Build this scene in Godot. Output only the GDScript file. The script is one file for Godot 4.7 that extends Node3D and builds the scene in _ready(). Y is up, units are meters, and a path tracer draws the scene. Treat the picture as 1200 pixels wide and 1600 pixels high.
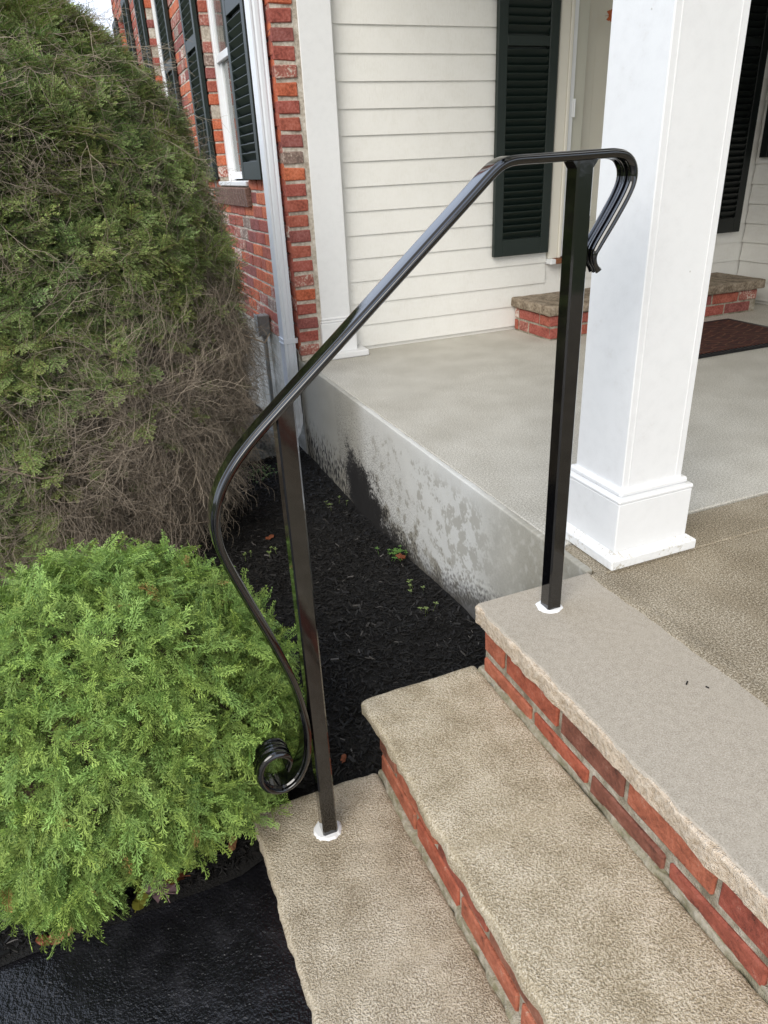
extends Node3D

const CAM_AT := Vector3(-0.66643, 0.88523, 1.18142)
const CAM_X := Vector3(0.92246539, -0.04360149, 0.38360985)
const CAM_Y := Vector3(0.20334628, 0.89948597, -0.38674965)
const CAM_Z := Vector3(-0.32818882, 0.4347688, 0.83861087)
# main levels of the place (metres): porch floor and top stone at 0
const Y2 := -0.1923      # middle stone
const Y1 := -0.4216      # bottom stone
const YD := -0.60        # driveway
const STONE := 0.0466
const RAIL_Z := 0.0845

var rng := RandomNumberGenerator.new()
var mats := {}
var used := {}

# ---------------------------------------------------------------- mesh collector
class Geo:
	var v := PackedVector3Array()
	var n := PackedVector3Array()
	var uv := PackedVector2Array()
	var c := PackedColorArray()
	var tint := Color(1, 1, 1)
	func tri(a: Vector3, b: Vector3, d: Vector3) -> void:
		var m := (b - a).cross(d - a).normalized()
		v.append(a); v.append(d); v.append(b)
		for k in 3:
			n.append(m); uv.append(Vector2.ZERO); c.append(tint)
	func tri_n(a: Vector3, b: Vector3, d: Vector3, na: Vector3, nb: Vector3, nd: Vector3) -> void:
		v.append(a); v.append(d); v.append(b)
		n.append(na); n.append(nd); n.append(nb)
		for k in 3:
			uv.append(Vector2.ZERO); c.append(tint)
	func quad(a: Vector3, b: Vector3, d: Vector3, e: Vector3) -> void:
		tri(a, b, d); tri(a, d, e)
	func quad_uv(a: Vector3, b: Vector3, d: Vector3, e: Vector3, ua: Vector2, ub: Vector2, ud: Vector2, ue: Vector2) -> void:
		var k := uv.size()
		quad(a, b, d, e)
		var u := [ua, ud, ub, ua, ue, ud]
		for i in 6: uv[k + i] = u[i]
	# chamfered box between two corners
	func box(lo: Vector3, hi: Vector3, ch := 0.0, t := Transform3D.IDENTITY) -> void:
		var p := func(x: float, y: float, z: float) -> Vector3: return t * Vector3(x, y, z)
		if ch <= 0.0:
			var q := []
			for i in 8: q.append(p.call(hi.x if i & 1 else lo.x, hi.y if i & 2 else lo.y, hi.z if i & 4 else lo.z))
			quad(q[0], q[4], q[6], q[2]); quad(q[1], q[3], q[7], q[5])
			quad(q[0], q[1], q[5], q[4]); quad(q[2], q[6], q[7], q[3])
			quad(q[0], q[2], q[3], q[1]); quad(q[4], q[5], q[7], q[6])
			return
		# eight corners, three points each
		var cx := []
		for i in 8:
			var s := Vector3(1 if i & 1 else -1, 1 if i & 2 else -1, 1 if i & 4 else -1)
			var k := Vector3(hi.x if i & 1 else lo.x, hi.y if i & 2 else lo.y, hi.z if i & 4 else lo.z)
			var a := k - Vector3(0, s.y * ch, s.z * ch)
			var b := k - Vector3(s.x * ch, 0, s.z * ch)
			var d := k - Vector3(s.x * ch, s.y * ch, 0)
			cx.append([t * a, t * b, t * d])
		var mid := t * ((lo + hi) * 0.5)
		var put := func(a: Vector3, b: Vector3, d: Vector3, e: Vector3) -> void:
			if (b - a).cross(d - a).dot((a + d) * 0.5 - mid) > 0: quad(a, b, d, e)
			else: quad(e, d, b, a)
		put.call(cx[0][0], cx[4][0], cx[6][0], cx[2][0]); put.call(cx[1][0], cx[3][0], cx[7][0], cx[5][0])
		put.call(cx[0][1], cx[1][1], cx[5][1], cx[4][1]); put.call(cx[2][1], cx[6][1], cx[7][1], cx[3][1])
		put.call(cx[0][2], cx[2][2], cx[3][2], cx[1][2]); put.call(cx[4][2], cx[5][2], cx[7][2], cx[6][2])
		for i in 8:
			for ax in 3:
				var j := i | (1 << ax)
				if j == i: continue
				var u := (ax + 1) % 3
				var w := (ax + 2) % 3
				put.call(cx[i][u], cx[j][u], cx[j][w], cx[i][w])
			var a2: Vector3 = cx[i][0]
			var b2: Vector3 = cx[i][1]
			var d2: Vector3 = cx[i][2]
			if (b2 - a2).cross(d2 - a2).dot(a2 - mid) > 0: tri(a2, b2, d2)
			else: tri(a2, d2, b2)
	# a round bar along points, radius per point
	func tube(pts: Array, rad: Array, sides := 8, cap := true) -> void:
		var rings := []
		var nrm := []
		var side := Vector3.ZERO
		for i in pts.size():
			var d: Vector3 = (pts[mini(i + 1, pts.size() - 1)] - pts[maxi(i - 1, 0)]).normalized()
			if side == Vector3.ZERO:
				side = d.cross(Vector3.UP if absf(d.y) < 0.9 else Vector3.RIGHT).normalized()
			else:
				side = (side - d * side.dot(d)).normalized()
			var up := side.cross(d)
			var ring := []
			var rn := []
			for k in sides:
				var a := TAU * k / sides
				var q := side * cos(a) + up * sin(a)
				rn.append(q); ring.append(pts[i] + q * rad[i])
			rings.append(ring); nrm.append(rn)
		for i in pts.size() - 1:
			for k in sides:
				var l := (k + 1) % sides
				tri_n(rings[i][k], rings[i + 1][l], rings[i][l], nrm[i][k], nrm[i + 1][l], nrm[i][l])
				tri_n(rings[i][k], rings[i + 1][k], rings[i + 1][l], nrm[i][k], nrm[i + 1][k], nrm[i + 1][l])
		if cap:
			for k in range(1, sides - 1):
				tri(rings[0][0], rings[0][k], rings[0][k + 1])
				var e: Array = rings[-1]
				tri(e[0], e[k + 1], e[k])
	func done(colors := false) -> ArrayMesh:
		var m := ArrayMesh.new()
		var a := []
		a.resize(Mesh.ARRAY_MAX)
		a[Mesh.ARRAY_VERTEX] = v; a[Mesh.ARRAY_NORMAL] = n; a[Mesh.ARRAY_TEX_UV] = uv
		if colors: a[Mesh.ARRAY_COLOR] = c
		m.add_surface_from_arrays(Mesh.PRIMITIVE_TRIANGLES, a)
		return m

# ---------------------------------------------------------------- naming
func numbered(called: String, parent: Node) -> String:
	var k := str(parent.get_instance_id()) + called
	if not used.has(k):
		used[k] = 0
		return called
	used[k] += 1
	return "%s_%03d" % [called, used[k]]

func tag(o: Node, label: String, category: String, group := "") -> Node:
	o.set_meta("label", label); o.set_meta("category", category)
	if group: o.set_meta("group", group)
	return o

func thing(called: String, label: String, category: String, at := Vector3.ZERO, group := "") -> Node3D:
	var o := Node3D.new()
	o.name = numbered(called, self)
	add_child(o, true)
	o.position = at
	tag(o, label, category, group)
	return o

func obj(called: String, mesh: Mesh, mat: Material, parent: Node = self, at := Transform3D.IDENTITY) -> MeshInstance3D:
	var o := MeshInstance3D.new()
	o.name = numbered(called, parent)
	o.mesh = mesh
	o.material_override = mat
	o.transform = at
	parent.add_child(o, true)
	return o

func struct(called: String, mesh: Mesh, mat: Material) -> MeshInstance3D:
	var o := obj(called, mesh, mat)
	o.set_meta("kind", "structure")
	return o

func many(called: String, mesh: Mesh, mat: Material, spots: Array, tints: Array, parent: Node = self) -> MultiMeshInstance3D:
	var mm := MultiMesh.new()
	mm.transform_format = MultiMesh.TRANSFORM_3D
	mm.use_colors = not tints.is_empty()
	mm.mesh = mesh
	mm.instance_count = spots.size()
	for i in spots.size():
		mm.set_instance_transform(i, spots[i])
		if mm.use_colors: mm.set_instance_color(i, tints[i])
	var o := MultiMeshInstance3D.new()
	o.name = numbered(called, parent)
	o.multimesh = mm
	o.material_override = mat
	o.set_meta("kind", "stuff")
	parent.add_child(o, true)
	return o

# ---------------------------------------------------------------- textures
func noise_bytes(side: int, freq: float, seed_: int, octaves := 4, kind := FastNoiseLite.TYPE_SIMPLEX_SMOOTH, cellret := -1, warp := 0.0, gain := 0.5) -> PackedByteArray:
	var f := FastNoiseLite.new()
	f.seed = seed_
	f.noise_type = kind
	f.frequency = freq
	f.fractal_type = FastNoiseLite.FRACTAL_FBM if octaves > 1 else FastNoiseLite.FRACTAL_NONE
	f.fractal_octaves = octaves
	f.fractal_gain = gain
	if cellret >= 0: f.cellular_return_type = cellret as FastNoiseLite.CellularReturnType
	if warp > 0.0:
		f.domain_warp_enabled = true
		f.domain_warp_amplitude = warp
		f.domain_warp_frequency = freq * 1.3
	var im := f.get_seamless_image(side, side, false, false, 0.12)
	im.convert(Image.FORMAT_L8)
	return im.get_data()

# weighted sum of byte arrays through a ramp of [position, colour] (sRGB)
func ramp_tex(side: int, layers: Array, weights: Array, ramp: Array) -> ImageTexture:
	var g := Gradient.new()
	var offs := PackedFloat32Array()
	var cols := PackedColorArray()
	for r in ramp:
		offs.append(r[0]); cols.append(r[1])
	g.offsets = offs; g.colors = cols
	var lut := []
	for i in 256:
		var k := g.sample(i / 255.0)
		lut.append([int(k.r * 255), int(k.g * 255), int(k.b * 255)])
	var out := PackedByteArray()
	out.resize(side * side * 3)
	var a: PackedByteArray = layers[0]
	var b: PackedByteArray = layers[1] if layers.size() > 1 else layers[0]
	var d: PackedByteArray = layers[2] if layers.size() > 2 else layers[0]
	var wa: float = weights[0]
	var wb: float = weights[1] if weights.size() > 1 else 0.0
	var wd: float = weights[2] if weights.size() > 2 else 0.0
	for i in side * side:
		var x := clampi(int(128.0 + (a[i] - 128) * wa + (b[i] - 128) * wb + (d[i] - 128) * wd), 0, 255)
		var e: Array = lut[x]
		out[i * 3] = e[0]; out[i * 3 + 1] = e[1]; out[i * 3 + 2] = e[2]
	return ImageTexture.create_from_image(Image.create_from_data(side, side, false, Image.FORMAT_RGB8, out))

func gray_tex(side: int, layers: Array, weights: Array) -> ImageTexture:
	return ramp_tex(side, layers, weights, [[0.0, Color.BLACK], [1.0, Color.WHITE]])

func mat(called: String, color: Color, rough: float, spec := 0.5) -> StandardMaterial3D:
	var m := StandardMaterial3D.new()
	m.resource_name = called
	m.albedo_color = color
	m.roughness = rough
	m.metallic_specular = spec
	mats[called] = m
	return m

func tri_mat(called: String, tex: Texture2D, per_metre: float, rough: float, height: Texture2D = null, cm := 0.0, tint := Color.WHITE) -> StandardMaterial3D:
	var m := mat(called, tint, rough)
	m.uv1_triplanar = true
	m.uv1_world_triplanar = true
	m.uv1_triplanar_sharpness = 6.0
	m.uv1_scale = Vector3.ONE * per_metre
	m.albedo_texture = tex
	if height:
		m.heightmap_enabled = true
		m.heightmap_texture = height
		m.heightmap_scale = cm
	return m

func grey(v: float) -> Color: return Color(v, v, v)
func rgb(r: int, g: int, b: int) -> Color: return Color(r / 255.0, g / 255.0, b / 255.0)

func make_materials() -> void:
	var fine := noise_bytes(512, 0.22, 3, 3)
	var mid := noise_bytes(512, 0.045, 5, 4)
	var big := noise_bytes(512, 0.009, 7, 4)
	var grit := noise_bytes(512, 0.45, 11, 2)
	# pebbly split face of the lower stones: grains some 6 mm across
	var peb := noise_bytes(1024, 0.11, 21, 4, FastNoiseLite.TYPE_SIMPLEX, -1, 0.0, 0.8)
	var peb_fine := noise_bytes(1024, 0.5, 23, 2, FastNoiseLite.TYPE_VALUE)
	var peb_big := noise_bytes(1024, 0.006, 25, 4)
	var peb_h := gray_tex(1024, [peb, peb_fine, peb_big], [1.3, 0.6, 0.35])
	var st_a := ramp_tex(1024, [peb_big, peb, peb_fine], [0.4, 0.85, 1.0], [[0.1, rgb(130, 117, 92)], [0.4, rgb(172, 158, 133)], [0.6, rgb(190, 177, 153)], [0.9, rgb(220, 209, 189)]])
	tri_mat("tan_stone", st_a, 1.35, 0.88, peb_h, 0.24)
	var st_b := ramp_tex(1024, [peb_big, peb, peb_fine], [0.4, 0.85, 1.0], [[0.1, rgb(132, 119, 98)], [0.4, rgb(174, 161, 139)], [0.6, rgb(192, 179, 158)], [0.9, rgb(220, 210, 192)]])
	tri_mat("grey_stone", st_b, 1.35, 0.88, peb_h, 0.30)
	# sawn top stone
	var saw := ramp_tex(512, [fine, mid, grit], [0.5, 0.2, 0.8], [[0.1, rgb(138, 128, 115)], [0.45, rgb(174, 165, 151)], [0.65, rgb(185, 176, 162)], [0.95, rgb(212, 205, 193)]])
	tri_mat("sawn_stone", saw, 2.2, 0.8, gray_tex(512, [fine, grit], [0.7, 0.7]), 0.05)
	var rock := ramp_tex(512, [mid, fine, grit], [0.8, 0.6, 0.4], [[0.1, rgb(170, 150, 126)], [0.4, rgb(204, 187, 166)], [0.7, rgb(216, 201, 182)], [0.95, rgb(228, 216, 200)]])
	tri_mat("rock_face", rock, 3.0, 0.9, gray_tex(512, [mid, fine], [0.8, 0.8]), 0.4)
	# mortar
	var mo := ramp_tex(512, [big, mid, grit], [0.8, 0.6, 0.7], [[0.1, rgb(112, 104, 88)], [0.45, rgb(150, 143, 126)], [0.7, rgb(172, 165, 150)], [0.95, rgb(196, 190, 178)]])
	tri_mat("mortar", mo, 2.0, 0.95, gray_tex(512, [fine, grit, mid], [0.7, 0.6, 0.8]), 0.35)
	var mw := ramp_tex(512, [big, mid, grit], [0.7, 0.7, 0.6], [[0.1, rgb(160, 148, 134)], [0.45, rgb(198, 188, 174)], [0.7, rgb(212, 204, 192)], [0.95, rgb(226, 221, 213)]])
	tri_mat("wall_mortar", mw, 2.0, 0.95, gray_tex(512, [fine, grit, mid], [0.7, 0.6, 0.8]), 0.3)
	var mog := ramp_tex(512, [big, mid, grit], [0.8, 0.5, 0.6], [[0.1, rgb(118, 114, 84)], [0.4, rgb(146, 140, 120)], [0.6, rgb(162, 155, 138)], [0.95, rgb(190, 184, 170)]])
	tri_mat("mortar_green", mog, 3.0, 0.95, gray_tex(512, [fine, grit, mid], [0.7, 0.6, 0.8]), 0.35)
	# bricks: a family of tints with shared relief
	var bh := gray_tex(512, [fine, grit, mid], [0.5, 0.4, 0.7])
	var hues := [[rgb(172, 92, 74), 0], [rgb(194, 100, 68), 0], [rgb(166, 86, 74), 0], [rgb(206, 112, 76), 0], [rgb(146, 82, 76), 0], [rgb(170, 104, 92), 1], [rgb(176, 96, 80), 2], [rgb(146, 124, 114), 1]]
	for i in hues.size():
		var k: Color = hues[i][0]
		var kind: int = hues[i][1]
		var r := [[0.05, k.darkened(0.3)], [0.35, k.darkened(0.08)], [0.6, k.lightened(0.04)], [0.9, k.lightened(0.16)]]
		if kind == 1: r = [[0.05, k.darkened(0.3)], [0.5, k], [0.62, k.lightened(0.1)], [0.72, rgb(196, 182, 168)], [0.95, rgb(214, 206, 196)]]
		if kind == 2: r = [[0.05, k.darkened(0.25)], [0.42, k], [0.52, rgb(206, 192, 182)], [0.95, rgb(226, 220, 212)]]
		var m := tri_mat("brick_%d" % i, ramp_tex(512, [big, mid, fine], [0.5, 0.75, 0.5], r), 2.6, 0.85, bh, 0.22)
		m.uv1_offset = Vector3(0.13 * i, 0.37 * i, 0.21 * i)
	for i in 6:
		var k: Color = [rgb(166, 84, 60), rgb(150, 76, 58), rgb(126, 74, 58), rgb(172, 96, 70), rgb(146, 70, 54), rgb(140, 86, 66)][i]
		tri_mat("step_brick_%d" % i, ramp_tex(512, [big, mid, fine], [0.6, 0.4, 0.4], [[0.05, k.darkened(0.5)], [0.3, k.darkened(0.14)], [0.6, k.lightened(0.03)], [0.8, k.lightened(0.12)], [0.95, rgb(196, 176, 158)]]), 3.4, 0.8, bh, 0.28)
	tri_mat("rowlock_brick", ramp_tex(512, [big, mid, fine], [0.6, 0.8, 0.5], [[0.1, rgb(84, 62, 54)], [0.5, rgb(118, 92, 82)], [0.95, rgb(150, 124, 112)]]), 3.4, 0.9, bh, 0.25)
	# concretes
	var sp := noise_bytes(1024, 0.16, 41, 2)
	var sp2 := noise_bytes(1024, 0.4, 43, 2)
	var cl := noise_bytes(1024, 0.004, 45, 5)
	var fl := ramp_tex(1024, [cl, sp, sp2], [0.25, 0.9, 1.3], [[0.1, rgb(150, 146, 135)], [0.4, rgb(186, 182, 172)], [0.6, rgb(198, 195, 186)], [0.9, rgb(224, 222, 215)]])
	tri_mat("porch_concrete", fl, 0.9, 0.85, gray_tex(1024, [sp, sp2], [0.7, 0.7]), 0.12)
	var ag := ramp_tex(1024, [cl, sp, sp2], [0.25, 1.0, 1.5], [[0.1, rgb(92, 82, 64)], [0.4, rgb(136, 124, 104)], [0.6, rgb(156, 144, 123)], [0.85, rgb(206, 197, 180)]])
	tri_mat("worn_concrete", ag, 1.1, 0.8, gray_tex(1024, [sp, sp2], [0.8, 0.9]), 0.12)
	var fo := ramp_tex(512, [big, mid, fine], [0.9, 0.4, 0.4], [[0.1, rgb(140, 138, 130)], [0.45, rgb(176, 174, 166)], [0.9, rgb(206, 205, 200)]])
	tri_mat("foundation_concrete", fo, 0.8, 0.9, gray_tex(512, [fine, mid], [0.5, 0.8]), 0.2)
	tri_mat("dark_concrete", fo, 1.2, 0.9, gray_tex(512, [fine, mid], [0.5, 0.8]), 0.4, rgb(130, 130, 130))
	# paints
	var pt := ramp_tex(512, [mid, fine, big], [0.7, 0.3, 0.5], [[0.02, rgb(231, 231, 231)], [0.2, rgb(236, 237, 238)], [0.5, rgb(239, 240, 241)], [0.9, rgb(241, 242, 243)]])
	tri_mat("white_paint", pt, 1.1, 0.42, gray_tex(512, [mid, fine], [0.5, 0.3]), 0.02)
	var ptc := ramp_tex(512, [mid, fine, big], [1.3, 0.8, 0.6], [[0.0, rgb(196, 190, 178)], [0.04, rgb(222, 221, 217)], [0.12, rgb(236, 237, 237)], [0.9, rgb(240, 241, 241)]])
	tri_mat("chipped_paint", ptc, 2.4, 0.5, gray_tex(512, [mid, fine], [0.8, 0.5]), 0.12)
	# siding: pale cream paint with faint upright brush streaks
	var streak := PackedByteArray()
	streak.resize(512 * 512)
	for y in 512:
		for x in 512:
			streak[y * 512 + x] = grit[((y / 24) % 512) * 512 + x]
	var sd := ramp_tex(512, [streak, big, mid], [0.35, 0.25, 0.2], [[0.1, rgb(228, 226, 219)], [0.5, rgb(238, 237, 232)], [0.9, rgb(242, 241, 237)]])
	tri_mat("cream_paint", sd, 1.6, 0.55, gray_tex(512, [streak, mid], [0.5, 0.5]), 0.08)
	mat("trim_cream", rgb(230, 226, 214), 0.5)
	mat("vinyl_white", rgb(236, 238, 240), 0.35)
	mat("putty", rgb(196, 195, 182), 0.45)
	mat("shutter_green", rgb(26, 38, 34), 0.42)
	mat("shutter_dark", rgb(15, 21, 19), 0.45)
	mat("gutter_white", rgb(234, 239, 246), 0.4)
	mat("soffit_white", rgb(226, 224, 216), 0.6)
	mat("roof_dark", rgb(60, 58, 56), 0.9)
	mat("nail_grey", rgb(206, 205, 202), 0.6)
	mat("gap_dark", rgb(24, 22, 20), 0.9)
	var gl := mat("black_gloss", rgb(6, 6, 8), 0.08)
	gl.metallic_specular = 0.5
	gl.clearcoat_enabled = true
	gl.clearcoat = 0.9
	gl.clearcoat_roughness = 0.05
	gl.heightmap_enabled = true
	gl.uv1_triplanar = true
	gl.uv1_world_triplanar = true
	gl.uv1_scale = Vector3.ONE * 3.0
	gl.heightmap_texture = gray_tex(512, [big, mid], [0.8, 0.12])
	gl.heightmap_scale = 0.02
	mat("sealant", rgb(240, 241, 243), 0.6)
	mat("box_grey", rgb(138, 141, 140), 0.5)
	var wd := mat("sill_wood", rgb(132, 84, 56), 0.7)
	wd.heightmap_enabled = false
	var gp := mat("pane", Color(0.9, 0.95, 0.93, 0.12), 0.03)
	gp.transparency = BaseMaterial3D.TRANSPARENCY_ALPHA
	mat("room_dark", rgb(70, 64, 56), 0.9)
	mat("door_inner", rgb(226, 218, 202), 0.6)
	# sealed driveway
	var wrk := noise_bytes(1024, 0.03, 61, 3, FastNoiseLite.TYPE_CELLULAR, FastNoiseLite.RETURN_DISTANCE2_SUB, 18.0)
	var wrk2 := noise_bytes(1024, 0.075, 63, 3)
	var wrk3 := noise_bytes(1024, 0.006, 65, 3)
	var ah := gray_tex(1024, [wrk2, wrk, sp], [0.7, 0.9, 0.35])
	var aa := ramp_tex(1024, [wrk3, wrk2], [1.0, 0.4], [[0.1, rgb(20, 20, 23)], [0.6, rgb(30, 30, 34)], [0.95, rgb(44, 44, 48)]])
	tri_mat("sealed_asphalt", aa, 1.5, 0.24, ah, 0.24)
	# mulch
	var mu := ramp_tex(512, [fine, mid, grit], [0.8, 0.5, 0.5], [[0.1, rgb(8, 7, 7)], [0.5, rgb(20, 18, 17)], [0.95, rgb(44, 40, 37)]])
	tri_mat("mulch_soil", mu, 4.0, 0.9, gray_tex(512, [mid, fine], [1.0, 0.7]), 1.2)
	var chm := mat("mulch_chip", grey(1.0), 0.6, 0.4)
	chm.vertex_color_use_as_albedo = true
	var lf := mat("leafage", grey(1.0), 0.55, 0.4)
	lf.vertex_color_use_as_albedo = true
	lf.backlight_enabled = true
	lf.backlight = grey(0.35)
	var tw := mat("twig", grey(1.0), 0.85, 0.3)
	tw.vertex_color_use_as_albedo = true
	mat("bark", rgb(92, 76, 60), 0.95)
	mat("dead_core", rgb(88, 74, 58), 1.0)
	tri_mat("lawn", ramp_tex(512, [big, mid, fine], [0.7, 0.5, 0.6], [[0.1, rgb(46, 54, 28)], [0.5, rgb(74, 84, 44)], [0.95, rgb(110, 114, 68)]]), 0.7, 0.95)
	mat("stone_grey", rgb(120, 120, 116), 0.9)
	tri_mat("splash_block", ramp_tex(512, [big, mid, fine], [0.7, 0.6, 0.5], [[0.1, rgb(92, 92, 90)], [0.5, rgb(136, 137, 135)], [0.95, rgb(176, 177, 174)]]), 2.0, 0.9, gray_tex(512, [mid, fine], [0.8, 0.5]), 0.3)
	tri_mat("slab_brown", ramp_tex(512, [big, mid, fine], [0.8, 0.7, 0.4], [[0.1, rgb(112, 98, 82)], [0.5, rgb(152, 138, 120)], [0.95, rgb(182, 168, 150)]]), 2.4, 0.9, gray_tex(512, [mid, fine, big], [0.9, 0.4, 0.8]), 0.5)
	mat("rubber", rgb(22, 22, 26), 0.5)

# ---------------------------------------------------------------- rounded, uneven slab
# disp(point, normal) -> offset
func slab(lo: Vector3, hi: Vector3, r: float, step: float, disp: Callable, uvf = null) -> ArrayMesh:
	var st := SurfaceTool.new()
	st.begin(Mesh.PRIMITIVE_TRIANGLES)
	st.set_smooth_group(0)
	var line := func(a: float, b: float) -> PackedFloat32Array:
		var o := PackedFloat32Array([a, a + r * 0.3, a + r * 0.65, a + r])
		var k := maxi(1, int(round((b - a - 2 * r) / step)))
		for i in range(1, k): o.append(lerpf(a + r, b - r, float(i) / k))
		o.append_array([b - r, b - r * 0.65, b - r * 0.3, b])
		return o
	var ls := [line.call(lo.x, hi.x), line.call(lo.y, hi.y), line.call(lo.z, hi.z)]
	var inner_lo := lo + Vector3.ONE * r
	var inner_hi := hi - Vector3.ONE * r
	for ax in 3:
		var u := (ax + 1) % 3
		var w := (ax + 2) % 3
		for sgn in [-1, 1]:
			var lu: PackedFloat32Array = ls[u]
			var lw: PackedFloat32Array = ls[w]
			var pts := []
			var uvs := []
			for i in lu.size():
				var row := PackedVector3Array()
				var rowuv := PackedVector2Array()
				for j in lw.size():
					var p := Vector3.ZERO
					p[ax] = hi[ax] if sgn > 0 else lo[ax]
					p[u] = lu[i]; p[w] = lw[j]
					var q := p.clamp(inner_lo, inner_hi)
					var d := (p - q).normalized()
					var e := q + d * r
					e += disp.call(e, d)
					row.append(e)
					rowuv.append(uvf.call(e) if uvf != null else Vector2.ZERO)
				pts.append(row); uvs.append(rowuv)
			for i in lu.size() - 1:
				for j in lw.size() - 1:
					var a: Vector3 = pts[i][j]; var b: Vector3 = pts[i + 1][j]; var c: Vector3 = pts[i + 1][j + 1]; var d2: Vector3 = pts[i][j + 1]
					var ua: Vector2 = uvs[i][j]; var ub: Vector2 = uvs[i + 1][j]; var uc: Vector2 = uvs[i + 1][j + 1]; var ud: Vector2 = uvs[i][j + 1]
					var order := [[a, ua], [c, uc], [b, ub], [a, ua], [d2, ud], [c, uc]] if sgn > 0 else [[a, ua], [b, ub], [c, uc], [a, ua], [c, uc], [d2, ud]]
					for k in order:
						st.set_uv(k[1]); st.add_vertex(k[0])
	st.generate_normals()
	return st.commit()

var n_a := FastNoiseLite.new()
func nz(p: Vector3, f: float) -> float: return n_a.get_noise_3d(p.x * f, p.y * f, p.z * f)

# ---------------------------------------------------------------- the ground of the bed
func mulch_y(x: float, z: float) -> float:
	var near := -0.46 - 0.06 * smoothstep(-0.5, -1.6, z)
	var edge := lerpf(-0.592, near, smoothstep(-0.03, -0.55, z))
	var y := lerpf(edge, near, smoothstep(-0.62, -0.3, x))
	y -= 0.12 * smoothstep(-2.6, -5.0, z)
	return y + 0.012 * nz(Vector3(x, 0, z), 4.0) + 0.006 * nz(Vector3(x, 3, z), 14.0)

func _ready() -> void:
	rng.seed = 20240611
	n_a.seed = 5
	n_a.noise_type = FastNoiseLite.TYPE_SIMPLEX_SMOOTH
	n_a.frequency = 1.0
	n_a.fractal_octaves = 3
	# --- camera
	var cam := Camera3D.new()
	cam.name = "camera"
	cam.fov = 71.08
	cam.near = 0.02
	cam.far = 400.0
	add_child(cam)
	cam.transform = Transform3D(Basis(CAM_X, CAM_Y, CAM_Z), CAM_AT)
	cam.current = true
	# --- overcast sky
	var env := Environment.new()
	env.background_mode = Environment.BG_SKY
	var sky_m := ProceduralSkyMaterial.new()
	sky_m.sky_top_color = rgb(208, 222, 246)
	sky_m.sky_horizon_color = rgb(226, 234, 246)
	sky_m.sky_curve = 0.2
	sky_m.ground_bottom_color = rgb(70, 70, 66)
	sky_m.ground_horizon_color = rgb(150, 152, 152)
	var sky := Sky.new()
	sky.sky_material = sky_m
	env.sky = sky
	env.background_energy_multiplier = 1.0
	env.ambient_light_source = Environment.AMBIENT_SOURCE_SKY
	env.tonemap_mode = Environment.TONE_MAPPER_LINEAR
	env.tonemap_exposure = 1.9
	env.sdfgi_enabled = true
	env.ssao_enabled = true
	env.ssil_enabled = true
	var we := WorldEnvironment.new()
	we.name = "world_environment"
	we.environment = env
	add_child(we)
	# --- veiled sun behind the cloud
	var sun := DirectionalLight3D.new()
	sun.name = "sun"
	sun.light_energy = 0.45
	sun.light_color = Color(1.0, 0.985, 0.96)
	sun.light_angular_distance = 40.0
	sun.shadow_enabled = true
	add_child(sun)
	sun.look_at_from_position(Vector3(-6, 6.5, 6), Vector3.ZERO)
	make_materials()
	build_ground()
	build_porch()
	build_steps()
	build_house()
	build_pillar()
	build_handrail()
	build_door_step()
	build_fittings()
	build_globe_shrub()
	build_yew()
	build_litter()
	build_trees()

# ---------------------------------------------------------------- ground
func sheet(x0: float, x1: float, z0: float, z1: float, step: float, h: Callable) -> ArrayMesh:
	var st := SurfaceTool.new()
	st.begin(Mesh.PRIMITIVE_TRIANGLES)
	st.set_smooth_group(0)
	var nx := int((x1 - x0) / step)
	var nzz := int((z1 - z0) / step)
	for i in nx + 1:
		for j in nzz + 1:
			var x := lerpf(x0, x1, float(i) / nx)
			var z := lerpf(z0, z1, float(j) / nzz)
			st.add_vertex(Vector3(x, h.call(x, z), z))
	for i in nx:
		for j in nzz:
			var a := i * (nzz + 1) + j
			var b := a + nzz + 1
			for k in [a, b, b + 1, a, b + 1, a + 1]: st.add_index(k)
	st.generate_normals()
	return st.commit()

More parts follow.
